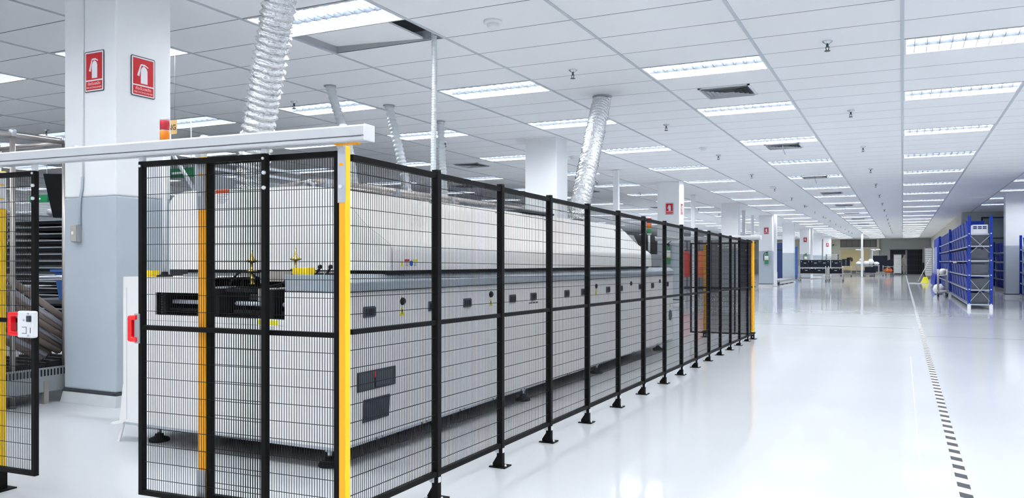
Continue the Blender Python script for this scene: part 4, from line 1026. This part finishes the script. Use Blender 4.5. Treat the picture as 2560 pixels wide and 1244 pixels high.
MB().box(-4.80, -4.70, 4.45, 5.35, 1.52, 1.66).build('track_box', M['cabinet'], t, bevel=0.008)
for z in (1.70, 1.76): MB().box(-4.79, -4.71, 4.40, 5.45, z, z + 0.022).build('channel', M['zinc'], t)
MB().box(-4.78, -4.72, 4.36, 4.42, 0.0, 1.82).build('post', M['zinc'], t)
MB().bar((-4.76, 4.37, 1.50), (-5.02, 4.34, 1.86), 0.02, 0.02).build('brace', M['zinc'], t)
for n, (x, y, z, lab) in enumerate(((-13.66, 9.0, 2.05, 'green exit sign hanging far left beyond the half-open gate leaf'), (-9.06, 8.0, 2.18, 'green hanging sign seen just above the oven end'))):
    t = thing('hanging_sign', lab, 'sign', (x, y, z))
    MB().box(x - 0.24, x + 0.24, y, y + 0.03, z, z + 0.13).build('plate', M['exitgreen'], t)
    MB().box(x - 0.16, x + 0.05, y - 0.002, y, z + 0.05, z + 0.08).build('arrow_band', M['signwhite'], t)
    for s in (-0.2, 0.2): MB().cyl((x + s, y + 0.015, z + 0.13), (x + s, y + 0.015, CEIL), 0.004, 6).build('rod', M['white'], t)

# added dark benches that soak up floor bounce and darken the left ceiling
BN = 0
for x in (-8.6, -11.6, -14.6, -17.8, -21.0, -24.4):
    for ya, yb in ((-3.6, 3.4), (6.6, 15.0), (17.0, 26.0)):
        BN += 1
        t = thing('added_shade_bench', 'added dark light-absorbing bench, %s in the %s' % (['near end', 'middle', 'far end'][(BN - 1) % 3], ORD[(BN - 1) // 3 + 1] + ' line past the columns'), 'bench', (x, ya, 0), 0, 'added light-absorbing benches past the columns')
        MB().box(x - 0.95, x + 0.95, ya, yb, 0.74, 0.78).build('added_bench_top', M['rubber'], t)
        MB().box(x - 0.85, x + 0.85, ya + 0.1, yb - 0.1, 0.18, 0.21).build('lower_shelf', M['cabdark'], t)
        MB().box(x - 0.03, x + 0.03, ya + 0.1, yb - 0.1, 0.78, 1.25).build('back_panel', M['cabdark'], t)
        n_l = 4
        for q in range(n_l):
            y = ya + 0.1 + (yb - ya - 0.26) * q / (n_l - 1)
            for sx in (-0.88, 0.82): MB().box(x + sx, x + sx + 0.06, y, y + 0.06, 0, 0.74).build('leg', M['pipe'], t)

# ================================================================ BEYOND THE OVEN EXIT
t = thing('unloader', 'grey unloading machine with louvred cabinet beyond the oven exit', 'machine', (-3.5, 10.0, 0))
MB().box(-4.15, -2.86, 9.8, 10.38, 0.06, 1.10).build('body', M['cabinet'], t, bevel=0.01)
MB().hexa([(-3.95, 9.85, 1.10), (-3.10, 9.85, 1.10), (-3.10, 10.33, 1.10), (-3.95, 10.33, 1.10)], [(-3.85, 9.95, 1.36), (-3.22, 9.95, 1.36), (-3.22, 10.3, 1.36), (-3.85, 10.3, 1.36)]).build('cover', M['greyp'], t, bevel=0.01)
for q in range(8): MB().box(-2.86, -2.85, 9.9, 10.25, 0.5 + q * 0.06, 0.53 + q * 0.06).build('louvre_slat', M['cabdark'], t)
for x in (-4.1, -2.95):
    for y in (9.88, 10.3): MB().cyl((x, y, 0), (x, y, 0.06), 0.03, 10).build('foot', M['rubber'], t)
for q in range(5):
    x = -7.75 + q * 0.46
    t = thing('locker', 'tall grey locker, %s of five beyond the far end gate' % ORD[q + 1], 'locker', (x, 30.2, 0), 0, 'grey lockers past the fourth column')
    MB().box(x, x + 0.45, 30.0, 30.5, 0.05, 1.82).build('carcass', M['cabdark'], t)
    d = MB().box(x + 0.015, x + 0.435, 29.985, 30.0, 0.09, 1.79).build('locker_door', M['cabinet'], t)
    MB().box(x + 0.37, x + 0.40, 29.965, 29.985, 0.9, 1.02).build('locker_handle', M['zinc'], d)
    MB().box(x, x + 0.45, 30.02, 30.48, 0, 0.05).build('plinth', M['rubber'], t)
for q in range(6):
    z = 0.30 * q
    t = thing('dark_crate', 'dark plastic crate, %s from the floor in the stack past the fourth column' % ORD[q + 1], 'crate', (-5.05, 29.0, z), 0, 'dark crates stacked past the fourth column')
    MB().hexa([(-5.36, 28.75, z), (-4.74, 28.75, z), (-4.74, 29.25, z), (-5.36, 29.25, z)], [(-5.38, 28.73, z + 0.27), (-4.72, 28.73, z + 0.27), (-4.72, 29.27, z + 0.27), (-5.38, 29.27, z + 0.27)]).build('tub', M['cabdark'], t)
    MB().box(-5.40, -4.70, 28.71, 29.29, z + 0.27, z + 0.298).build('rim', M['crate'], t)
t = thing('coat_stand', 'thin metal coat stand seen through the far end gate', 'stand', (-5.65, 24.0, 0))
MB().cyl((-5.65, 24, 0.02), (-5.65, 24, 1.45), 0.02, 8).build('pole', M['darksteel'], t)
MB().cyl((-6.1, 24, 1.36), (-5.2, 24, 1.36), 0.012, 8).build('crossbar', M['darksteel'], t)
MB().lathe([(0.001, 0), (0.2, 0), (0.2, 0.02), (0.001, 0.03)], (-5.65, 24, 0), 14).build('base', M['darksteel'], t)
for x, m, lab in ((-5.86, 'coatred', 'dark red work coat on the coat stand'), (-5.42, 'coatorange', 'orange work coat on the coat stand')):
    t = thing('work_coat', lab, 'coat', (x, 23.95, 1.30))
    MB().path([(x, 23.95, 1.34), (x, 23.95, 1.26), (x, 23.95, 1.0), (x, 23.95, 0.72), (x + 0.02, 23.95, 0.55)], [0.03, 0.12, 0.13, 0.15, 0.10], 10).build('coat_body', M[m], t)
    for s in (-1, 1): MB().path([(x + s * 0.09, 23.95, 1.25), (x + s * 0.16, 23.94, 1.0), (x + s * 0.15, 23.93, 0.8)], [0.05, 0.045, 0.04], 8).build('sleeve', M[m], t)

# ================================================================ BLUE SHELVING
LV = [0.10, 0.41, 0.715, 1.03, 1.345, 1.60]
def rack_run(name_label, x0, x1, posts, levels, h, group=None):
    t = thing('shelving_rack', name_label, 'rack', ((x0 + x1) / 2, posts[0], 0), 0, group)
    for y in posts:
        for x in (x0, x1):
            MB().box(x - 0.03, x + 0.03, y - 0.025, y + 0.025, 0.10, h).build('upright', M['rackblue'], t, bevel=0.005)
            MB().box(x - 0.032, x + 0.032, y - 0.028, y + 0.028, 0, 0.10).build('upright_foot', M['white'], t)
            hl = MB()
            for q in range(int((h - 0.2) / 0.07)): hl.box(x - 0.010, x + 0.010, y - 0.0262, y - 0.025, 0.14 + q * 0.07, 0.165 + q * 0.07)
            hl.build('upright_holes', M['bindark'], t)
            for z in levels: MB().cyl((x, y - 0.026, z + 0.01), (x, y - 0.034, z + 0.01), 0.014, 8).build('bolt', M['bolt'], t)
        for z in levels: MB().box(x0 + 0.03, x1 - 0.03, y - 0.02, y + 0.02, z - 0.018, z + 0.008).build('end_beam', M['shelf'], t)
    for z in levels:
        for x in (x0, x1): MB().box(x - 0.018, x + 0.018, posts[0], posts[-1], z - 0.022, z).build('shelf_beam', M['shelf'], t)
        MB().box(x0, x1, posts[0], posts[-1], z - 0.004, z).build('shelf_board', M['shelf'], t)
    return t
rk = rack_run('long blue shelving rack with grey crossed braces at its near end', 1.285, 1.69, [19.7, 27.3, 34.6], LV, 1.985)
for za, zb_ in ((0.62, 0.17), (1.56, 1.20)):
    for a, b in (((1.31, za), (1.665, zb_)), ((1.31, zb_), (1.665, za))):
        MB().bar((a[0], 19.67, a[1]), (b[0], 19.67, b[1]), 0.008, 0.026, (0, 1, 0)).build('cross_brace', M['shelf'], rk)
def bin_meshes(wx, wy, h, m, key):
    tub = MB().hexa([(-wx * 0.42, -wy * 0.45, 0), (wx * 0.42, -wy * 0.45, 0), (wx * 0.42, wy * 0.45, 0), (-wx * 0.42, wy * 0.45, 0)],
                    [(-wx * 0.48, -wy * 0.49, h - 0.03), (wx * 0.48, -wy * 0.49, h - 0.03), (wx * 0.48, wy * 0.49, h - 0.03), (-wx * 0.48, wy * 0.49, h - 0.03)]).mesh('tub', M[m])
    rim = MB().box(-wx / 2, wx / 2, -wy / 2, wy / 2, h - 0.03, h).mesh('rim', M[m])
    return tub, rim
b_blue = bin_meshes(0.36, 0.92, 0.25, 'binblue', 'b'); b_top = bin_meshes(0.36, 0.92, 0.33, 'binblue', 't'); b_film = bin_meshes(0.36, 0.80, 0.24, 'film', 'f')
for L, z in enumerate(LV):
    for bay, (ya, yb) in enumerate(((19.75, 27.25), (27.35, 34.55))):
        nb = 7; st_ = (yb - ya) / nb
        for q in range(nb):
            y = ya + st_ * (q + 0.5); col_ = bay * nb + q + 1
            wrapped = (col_ == 1 and L < 5)
            if col_ == 1 and L == 5: continue
            me = b_film if wrapped else (b_top if L == 5 else b_blue)
            lab = ('film-wrapped grey bin at the near end of the long blue rack, %s shelf up' % ORD[L + 1]) if wrapped else \
                  ('blue bin on the long blue rack, %s shelf up, %s along from the near end' % (ORD[L + 1], ORD[col_]))
            t = thing('storage_bin', lab, 'bin', (1.4875, y - (0.1 if wrapped else 0), z), 0, 'bins on the long blue rack')
            put('tub', me[0], t); put('rim', me[1], t)
t = thing('white_crate', 'white slotted crate on the top shelf at the near rack end', 'crate', (1.49, 19.9, 1.60))
MB().box(1.345, 1.635, 19.72, 20.1, 1.60, 1.80).build('crate_body', M['white'], t, bevel=0.006)
for q in range(3):
    for z in (1.71, 1.745): MB().box(1.362 + q * 0.088, 1.362 + q * 0.088 + 0.07, 19.716, 19.72, z, z + 0.026).build('crate_slot', M['bindark'], t)
for q, x in enumerate((1.42, 1.52, 1.60)):
    t = tag(MB().lathe([(0.001, 0), (0.04, 0), (0.045, 0.1), (0.03, 0.13), (0.001, 0.13)], (x, 20.45, 1.60), 12).build('blue_jar', M['binblue']),
            'small blue jar behind the white slotted crate, %s of three' % ORD[q + 1], 'jar', 'blue jars behind the white crate')
t = thing('covered_rack', 'rack under a solid blue cover at the far end of the shelving', 'rack', (1.49, 37.5, 0))
MB().hexa([(1.20, 34.9, 0.55), (1.74, 34.9, 0.55), (1.74, 39.6, 0.55), (1.20, 39.6, 0.55)], [(1.25, 34.9, 1.98), (1.70, 34.9, 1.98), (1.70, 39.6, 1.98), (1.25, 39.6, 1.98)]).build('cover', M['tarp'], t, bevel=0.03)
MB().hexa([(1.10, 34.95, 0.06), (1.74, 34.95, 0.06), (1.74, 39.5, 0.06), (1.10, 39.5, 0.06)], [(1.16, 34.95, 0.55), (1.74, 34.95, 0.55), (1.74, 39.5, 0.55), (1.16, 39.5, 0.55)]).build('cover_skirt', M['tarp'], t, bevel=0.03)
for y in (35.6, 37.0, 38.4): MB().box(1.185, 1.21, y, y + 0.18, 0.55, 1.6).build('cover_strip', M['paper'], t)
for y in (35.0, 39.4): MB().box(1.3, 1.68, y, y + 0.06, 0, 0.06).build('foot', M['shelf'], t)
rk2 = rack_run('blue shelving rack behind the right-hand column', 3.09, 3.5, [29.6, 34.8], LV[:5], 1.75)
rk3 = rack_run('blue shelving rack at the picture edge before the right-hand column', 2.97, 3.38, [20.6, 26.3], LV[:5], 1.75)
for x, ya, yb, nm in ((3.295, 29.7, 34.7, 'rack behind the column'), (3.175, 20.7, 26.2, 'rack at the picture edge')):
    for L, z in enumerate(LV[:5]):
        for q in range(5):
            y = ya + (yb - ya) / 5 * (q + 0.5)
            t = thing('storage_bin', 'blue bin on the %s, %s shelf, %s along' % (nm, ORD[L + 1], ORD[q + 1]), 'bin', (x, y, z), 0, 'bins on the ' + nm)
            me = b_top if L == 4 else b_blue
            put('tub', me[0], t); put('rim', me[1], t)

def castor4(t, x0, x1, y0, y1, r=0.06):
    for x in (x0, x1):
        for y in (y0, y1):
            MB().cyl((x - 0.015, y, r), (x + 0.015, y, r), r, 12).build('castor_wheel', M['rubber'], t)
            MB().box(x - 0.02, x + 0.02, y - 0.02, y + 0.02, r, 2 * r + 0.02).build('castor_fork', M['zinc'], t)
def pipe_trolley(label, x0, x1, y0, y1, levels, h, group=None):
    t = thing('pipe_trolley', label, 'trolley', ((x0 + x1) / 2, (y0 + y1) / 2, 0), 0, group)
    castor4(t, x0, x1, y0, y1)
    for x in (x0, x1):
        for y in (y0, y1): MB().cyl((x, y, 0.13), (x, y, h), 0.017, 8).build('upright', M['pipe'], t)
    for z in levels:
        f = MB()
        for y in (y0, y1): f.cyl((x0 - 0.02, y, z), (x1 + 0.02, y, z), 0.017, 8)
        for x in (x0, x1): f.cyl((x, y0, z), (x, y1, z), 0.017, 8)
        f.build('shelf_frame', M['pipe'], t)
        MB().box(x0, x1, y0, y1, z + 0.005, z + 0.018).build('shelf_board', M['shelf'], t)
    return t
pipe_trolley('small pipe trolley parked against the long blue rack', 0.93, 1.15, 25.9, 26.6, [0.16, 0.62], 0.80)
for n, (x, y, z, r, lab) in enumerate(((1.04, 26.25, 0.725, 0.09, 'white plastic bag on the small pipe trolley'), (1.03, 28.3, 0.16, 0.16, 'white plastic bag on the floor behind the small pipe trolley'))):
    tag(MB().blob((x, y, z), r, r * 1.6, r, 12, 8, 0.2).build('plastic_bag', M['cloth']), lab, 'bag')

# ================================================================ FAR END OF THE HALL
tr1 = pipe_trolley('long pipe trolley loaded with black cases by the sixth column', -4.85, -3.55, 44.1, 44.9, [0.14, 0.40, 0.72], 0.80)
tr2 = pipe_trolley('shorter pipe trolley with black cases at the aisle side', -3.42, -2.75, 44.2, 45.0, [0.14, 0.40, 0.72], 0.80)
cm = MB().box(-0.24, 0.24, -0.28, 0.28, 0, 0.36).mesh('case_body', M['crate']); cl = MB().box(-0.245, 0.245, -0.285, 0.285, 0.30, 0.38).mesh('case_lid', M['crate'])
cc = MB().box(-0.06, 0.06, -0.30, -0.285, 0.20, 0.24).box(-0.2, -0.16, -0.298, -0.285, 0.27, 0.31).box(0.16, 0.2, -0.298, -0.285, 0.27, 0.31).mesh('case_clasp', M['trayedge'])
pos = [(-4.56, 44.45, 0.738, 'long', 'upper', 1), (-4.05, 44.45, 0.738, 'long', 'upper', 2), (-3.62, 44.5, 0.738, 'long', 'upper', 3), (-3.06, 44.55, 0.738, 'short', 'upper', 1)]
for x, y, z, a, b, n in pos:
    t = thing('black_case', 'black case on the %s shelf of the %s pipe trolley, %s from left' % (b, 'long' if a == 'long' else 'shorter', ORD[n]), 'case', (x, y, z), 0, 'black cases on the pipe trolleys')
    for nm, me in (('case_body', cm), ('case_lid', cl), ('case_clasp', cc)): put(nm, me, t)
cm2 = MB().box(-0.29, 0.29, -0.28, 0.28, 0, 0.25).mesh('case_body', M['crate'])
for x, y, z, a, n in ((-4.5, 44.45, 0.418, 'long', 1), (-3.87, 44.45, 0.418, 'long', 2), (-3.08, 44.55, 0.418, 'shorter', 1)):
    t = thing('black_case', 'low black case on the %s pipe trolley middle shelf%s' % (a, ', %s from left' % ORD[n] if a == 'long' else ''), 'case', (x, y, z), 0, 'black cases on the pipe trolleys')
    put('case_body', cm2, t); put('case_clasp', cc, t, (0, 0, -0.06))
t = thing('wire_basket', 'pale wire basket standing on the black cases', 'basket', (-3.3, 44.6, 1.12))
for z in (1.13, 1.22, 1.31, 1.40): 
    b = MB()
    b.cyl((-3.55, 44.35, z), (-2.98, 44.35, z), 0.012, 6).cyl((-3.55, 44.8, z), (-2.98, 44.8, z), 0.012, 6).cyl((-3.55, 44.35, z), (-3.55, 44.8, z), 0.012, 6).cyl((-2.98, 44.35, z), (-2.98, 44.8, z), 0.012, 6)
    b.build('basket_ring', M['paper'], t)
for x in (-3.55, -2.98):
    for y in (44.35, 44.8): MB().cyl((x, y, 1.12), (x, y, 1.42), 0.014, 6).build('basket_post', M['crate'], t)
t = thing('low_platform', 'low grey roller platform on the floor between fifth and sixth columns', 'platform', (-5.2, 39.4, 0))
MB().box(-5.5, -4.85, 36.9, 41.9, 0.12, 0.2).build('platform_top', M['cartgrey'], t)
for y in (37.0, 38.4, 39.8, 41.2, 41.8):
    for x in (-5.45, -4.92): MB().box(x - 0.03, x + 0.03, y, y + 0.06, 0, 0.12).build('leg', M['darksteel'], t)
MB().box(-4.86, -4.85, 36.9, 41.9, 0.03, 0.12).build('side_panel', M['plinth'], t)
for n, (x, y, h, lab) in enumerate(((-6.55, 45.2, 2.12, 'tall navy board leaning past the fifth column, half hidden'), (-6.02, 45.6, 2.06, 'broad navy board with rounded top leaning past the fifth column'), (-6.28, 46.4, 2.0, 'navy board standing behind the two others'))):
    t = thing('padded_board', lab, 'board', (x, y, 0), 0, 'navy padded boards')
    MB().prism([(x - 0.2, 0.0), (x + 0.2, 0.0), (x + 0.2, h - 0.08), (x + 0.14, h), (x - 0.14, h), (x - 0.2, h - 0.08)], 'y', y, y + 0.16).build('board', M['navy'], t, bevel=0.03)
    MB().box(x - 0.205, x + 0.205, y - 0.005, y + 0.165, h - 0.42, h - 0.38).build('strap', M['crate'], t)
t = thing('white_carton', 'white carton standing on the floor by the navy boards', 'box', (-6.0, 43.0, 0))
MB().box(-6.2, -5.82, 42.9, 43.3, 0.0, 0.50).build('carton', M['paper'], t, bevel=0.01)
MB().box(-6.2, -5.82, 42.895, 42.9, 0.24, 0.26).build('tape', M['greyp'], t)
t = thing('blue_partition', 'flat blue panel standing between the sixth and seventh columns', 'panel', (-6.4, 52.0, 0))
MB().box(-7.2, -5.8, 52.0, 52.06, 0.05, 1.95).build('panel_face', M['bluebin'], t)
for x in (-7.1, -5.9): MB().box(x - 0.04, x + 0.04, 51.8, 52.26, 0, 0.05).build('foot', M['darksteel'], t)
# work table with white bundles
t = thing('work_table', 'dark work table heaped with white bundles at the hall end', 'table', (-2.25, 62.3, 0))
MB().box(-3.0, -1.45, 61.9, 62.8, 0.74, 0.78).build('table_top', M['shelf'], t)
for x in (-2.95, -1.5):
    for y in (61.95, 62.75): MB().box(x - 0.03, x + 0.03, y - 0.03, y + 0.03, 0, 0.74).build('leg', M['pipe'], t)
MB().box(-2.95, -1.5, 61.95, 62.75, 0.22, 0.25).build('lower_shelf', M['pipe'], t)
MB().box(-2.4, -1.7, 62.0, 62.6, 0.25, 0.66).build('drawer_block', M['crate'], t)
for n, (x, z, rx, rz, lab) in enumerate(((-2.75, 0.92, 0.24, 0.15, 'round white bundle at the left end of the work table'), (-2.62, 1.16, 0.15, 0.12, 'small white bundle on top at the left of the heap'),
                                         (-2.30, 0.93, 0.25, 0.16, 'white bundle in the middle of the work table'), (-2.0, 1.0, 0.2, 0.23, 'tall slanting white bundle on the work table'),
                                         (-1.65, 0.90, 0.18, 0.13, 'white bundle at the right end of the work table'))):
    tag(MB().blob((x, 62.3, z), rx, 0.25, rz, 12, 8, 0.12).build('cloth_bundle', M['cloth']), lab, 'bundle', 'white bundles on the work table')
for n, (x, hs_, lab) in enumerate(((-2.55, (-0.35, -0.1), 'white jointed work lamp over the left of the table'), (-1.95, (0.05, 0.4), 'white jointed work lamp with wide head over the right of the table'))):
    t = thing('work_lamp', lab, 'lamp', (x, 63.1, 0), 0, 'work lamps over the bundle table')
    MB().lathe([(0.001, 0), (0.2, 0), (0.18, 0.04), (0.03, 0.06), (0.001, 0.06)], (x, 63.1, 0), 14).build('base', M['darksteel'], t)
    MB().cyl((x, 63.1, 0.05), (x, 63.1, 1.85), 0.035, 10).build('pole', M['white'], t)
    MB().bar((x, 63.1, 1.80), (x + hs_[0], 62.6, 1.93), 0.04, 0.04).bar((x, 63.1, 1.82), (x + hs_[1], 62.6, 1.90), 0.04, 0.04).build('arm', M['white'], t)
    for q in hs_:
        MB().lathe([(0.001, 0.05), (0.08, 0.04), (0.16, -0.01), (0.15, -0.03), (0.001, -0.03)], (x + q, 62.6, 1.90), 14).build('lamp_head', M['cloth'], t)
t = thing('parts_cabinet', 'black parts cabinet with pale label row on a trolley', 'cabinet', (-3.5, 60.4, 0.72))
MB().box(-3.78, -3.28, 60.2, 60.6, 0.74, 1.22).build('carcass', M['crate'], t)
for q in range(4): MB().box(-3.56, -3.50, 60.19, 60.2, 0.80 + q * 0.1, 0.84 + q * 0.1).build('label', M['trayedge'], t)
pipe_trolley('grey pipe trolley carrying the black parts cabinet', -3.85, -3.2, 60.1, 60.7, [0.2, 0.70], 0.74)
t = thing('brown_bag', 'brown cloth bag draped over the black parts cabinet', 'bag', (-3.3, 60.4, 1.22))
MB().blob((-3.30, 60.4, 1.27), 0.2, 0.18, 0.09, 12, 8, 0.15).blob((-3.16, 60.35, 1.17), 0.09, 0.12, 0.13, 10, 7, 0.15).build('bag_cloth', M['brown'], t)
t = thing('dark_screen', 'dark screen panel standing behind the work table', 'panel', (-1.3, 66.0, 0))
MB().box(-2.0, -1.0, 66.0, 66.06, 0.3, 1.50).build('screen', M['crate'], t, bevel=0.02)
for x in (-1.9, -1.1): MB().box(x - 0.03, x + 0.03, 65.8, 66.3, 0, 0.3).build('foot', M['darksteel'], t)
pipe_trolley('low pipe trolley with an orange parcel near the folding gate', -1.25, -0.55, 63.0, 63.8, [0.22, 0.68], 0.78)
t = thing('orange_parcel', 'orange-brown wrapped parcel on the low pipe trolley', 'parcel', (-0.95, 63.3, 0.24))
MB().blob((-0.92, 63.3, 0.42), 0.30, 0.28, 0.18, 12, 8, 0.08).build('parcel', M['coatorange'], t)
MB().box(-1.0, -0.96, 63.0, 63.6, 0.36, 0.62).build('strap', M['tan'], t)
t = thing('cable_drum', 'dark cable drum standing on the low pipe trolley', 'drum', (-0.8, 63.3, 0.70))
MB().cyl((-0.8, 63.1, 0.94), (-0.8, 63.2, 0.94), 0.24, 18).cyl((-0.8, 63.4, 0.94), (-0.8, 63.5, 0.94), 0.24, 18).cyl((-0.8, 63.2, 0.94), (-0.8, 63.4, 0.94), 0.12, 14).build('drum', M['crate'], t)
def drawer_tower(x0, x1, y, h, n, label):
    t = thing('drawer_tower', label, 'drawers', ((x0 + x1) / 2, y, 0), 0, 'white drawer towers')
    castor4(t, x0 + 0.05, x1 - 0.05, y + 0.06, y + 0.44, 0.05)
    MB().box(x0, x1, y, y + 0.5, 0.12, h).build('carcass', M['cabinet'], t)
    s = (h - 0.2) / n
    for q in range(n): MB().box(x0 + 0.03, x1 - 0.03, y - 0.03, y, 0.16 + q * s, 0.16 + q * s + s * 0.62).build('drawer', M['paper'], t)
    return t
drawer_tower(-0.62, -0.05, 69.6, 1.62, 16, 'white tower of shallow drawers before the folding gate')
drawer_tower(1.28, 1.72, 57.5, 1.95, 15, 'tall white tower of shallow drawers at the far rack end')
t = thing('floor_mop', 'flat floor mop leaning in the aisle near the far racks', 'mop', (0.66, 42.3, 0))
MB().box(0.28, 1.02, 42.25, 42.4, 0.0, 0.03).build('mop_head', M['paper'], t, bevel=0.008)
MB().box(0.55, 0.75, 42.27, 42.37, 0.03, 0.07).build('mop_clamp', M['darksteel'], t)
MB().cyl((0.65, 42.32, 0.05), (1.19, 42.9, 1.18), 0.016, 8).build('mop_pole', M['zinc'], t)
t = thing('yellow_wringer', 'small yellow wringer bucket beside the floor mop', 'bucket', (1.02, 43.6, 0))
MB().hexa([(0.80, 43.4, 0.0), (1.16, 43.4, 0.0), (1.16, 43.8, 0.0), (0.80, 43.8, 0.0)], [(0.93, 43.5, 0.26), (1.08, 43.5, 0.30), (1.08, 43.7, 0.30), (0.93, 43.7, 0.30)]).build('bucket', M['warn'], t, bevel=0.02)
MB().cyl((1.0, 43.6, 0.28), (0.92, 43.5, 0.55), 0.025, 8).build('lever', M['rubber'], t)
t = thing('dark_chest', 'low dark chest against the end wall beside the folding gate', 'chest', (1.75, 72.8, 0))
MB().box(1.45, 2.0, 72.4, 73.2, 0.05, 0.92).build('chest', M['crate'], t, bevel=0.02)
MB().box(1.44, 2.02, 72.39, 73.21, 0.86, 0.95).build('lid', M['crate'], t)
for x in (1.5, 1.92): MB().box(x, x + 0.05, 72.45, 73.1, 0, 0.05).build('foot', M['rubber'], t)
# folding gate on the end wall
t = thing('door_2', None, None, (0.3, Y_END - 0.05, 0)); t['kind'] = 'structure'; t['label'] = 'dark folding lattice gate on the end wall'
MB().box(-0.92, 1.47, Y_END - 0.02, Y_END - 0.0205, 0.02, 2.02).build('gate_opening', M['cavity'], t)
for a in ((-0.95, 1.50, 2.0, 2.06), ): MB().box(a[0], a[1], Y_END - 0.10, Y_END - 0.02, a[2], a[3]).build('gate_rail', M['gate'], t)
bme = MB().box(-0.02, 0.02, -0.02, 0.02, 0.03, 2.0).mesh('gate_bar', M['gate'])
for q in range(24):
    put('gate_bar', bme, t, (-1.2 + q * 0.102, -0.03, 0))
lt_ = MB()
for q in range(23):
    x = -0.9 + q * 0.102
    for z in (0.3, 0.75, 1.2, 1.65):
        lt_.bar((x, Y_END - 0.1, z - 0.1), (x + 0.102, Y_END - 0.1, z + 0.1), 0.006, 0.02, (0, 1, 0)); lt_.bar((x, Y_END - 0.094, z + 0.1), (x + 0.102, Y_END - 0.094, z - 0.1), 0.006, 0.02, (0, 1, 0))
lt_.build('gate_lattice', M['gate'], t)
MB().box(0.22, 0.36, Y_END - 0.12, Y_END - 0.05, 0.0, 2.0).build('gate_centre_post', M['cabinet'], t)
t = thing('wall_fan', 'small dark fan fixed high on the end wall left of the strip window', 'fan', (-5.3, Y_END - 0.4, 2.45))
MB().lathe([(0.001, 0), (0.03, 0), (0.05, 0.1), (0.001, 0.12)], (-5.3, Y_END - 0.5, 2.42), 10).build('motor', M['crate'], t)
for q in range(3):
    a = q * 2 * PI / 3 + 0.3
    MB().bar((-5.3, Y_END - 0.5, 2.45), (-5.3 + 0.3 * math.cos(a), Y_END - 0.5 + 0.12 * math.sin(a), 2.45 + 0.05 * math.sin(a)), 0.09, 0.012).build('blade', M['crate'], t)
MB().box(-5.34, -5.26, Y_END - 0.5, Y_END - 0.355, 2.43, 2.47).build('wall_arm', M['crate'], t)

# ---- the person walking by the folding gate
def person(x, y, h):
    root = thing('person', 'person in a grey work coat and dark cap standing before the folding gate', 'person', (x, y, 0))
    k = h / 1.7
    J = [(0, 0, 0.92), (0, 0, 1.10), (0, 0.0, 1.30), (0, 0, 1.42), (0, -0.01, 1.49), (0, -0.02, 1.58), (0, -0.02, 1.68),
         (0.17, 0, 1.38), (0.25, 0.02, 1.13), (0.24, -0.08, 0.92), (-0.17, 0, 1.38), (-0.25, 0.02, 1.13), (-0.23, -0.10, 0.93),
         (0.09, 0, 0.86), (0.10, -0.03, 0.48), (0.10, 0.05, 0.08), (0.11, -0.12, 0.04),
         (-0.09, 0, 0.86), (-0.10, 0.06, 0.48), (-0.10, -0.02, 0.08), (-0.11, -0.18, 0.04),
         (0.24, -0.11, 0.84), (-0.23, -0.13, 0.85)]
    E_ = [(0, 1), (1, 2), (2, 3), (3, 4), (4, 5), (5, 6), (3, 7), (7, 8), (8, 9), (9, 21), (3, 10), (10, 11), (11, 12), (12, 22), (0, 13), (13, 14), (14, 15), (15, 16), (0, 17), (17, 18), (18, 19), (19, 20)]
    R = [0.15, 0.14, 0.16, 0.10, 0.055, 0.095, 0.075, 0.07, 0.05, 0.038, 0.07, 0.05, 0.038, 0.10, 0.07, 0.05, 0.035, 0.10, 0.07, 0.05, 0.035, 0.03, 0.03]
    me = bpy.data.meshes.new('body'); me.from_pydata([(a * k, b * k, c_ * k) for a, b, c_ in J], E_, [])
    o = bpy.data.objects.new('body', me); COL.objects.link(o); o.parent = root; me.materials.append(M['coat']); me.materials.append(M['skin'])
    md = o.modifiers.new('skin', 'SKIN'); md.use_smooth_shade = True
    for i, v in enumerate(me.skin_vertices[0].data): v.radius = (R[i] * k, R[i] * k * (0.72 if i in (0, 1, 2, 3) else 1)); v.use_root = (i == 0)
    o.modifiers.new('sub', 'SUBSURF').levels = 1; o.modifiers['sub'].render_levels = 1
    LB().path([(0, 0, 1.40 * k), (0, 0, 1.25 * k), (0, 0, 1.0 * k), (0, 0, 0.78 * k)], [0.12 * k, 0.175 * k, 0.17 * k, 0.19 * k], 14, caps=False).build('coat', M['coat'], root)
    LB().blob((0, -0.02 * k, 1.60 * k), 0.082 * k, 0.098 * k, 0.115 * k, 12, 10, 0.0).build('head_skin', M['skin'], root)
    LB().blob((0, 0.005 * k, 1.645 * k), 0.09 * k, 0.105 * k, 0.085 * k, 12, 8, 0.02).build('hair', M['hair'], root)
    LB().blob((0, -0.118 * k, 1.59 * k), 0.014 * k, 0.018 * k, 0.022 * k, 8, 6, 0).build('nose', M['skin'], root)
    for s in (-1, 1):
        for q in range(5):
            bx = s * 0.237 + (0.018 - q * 0.009 if q < 4 else -s * 0.03)
            LB().path([(bx * k, -0.12 * k, 0.85 * k), ((bx + 0.002) * k, -0.135 * k, 0.80 * k), (bx * k, -0.15 * k, (0.765 + 0.006 * abs(q - 1.5)) * k)], [0.009 * k, 0.008 * k, 0.006 * k], 6).build('finger', M['skin'], root)
    root.rotation_euler = (0, 0, math.radians(70))
    return root
person(0.12, 70.3, 1.60)
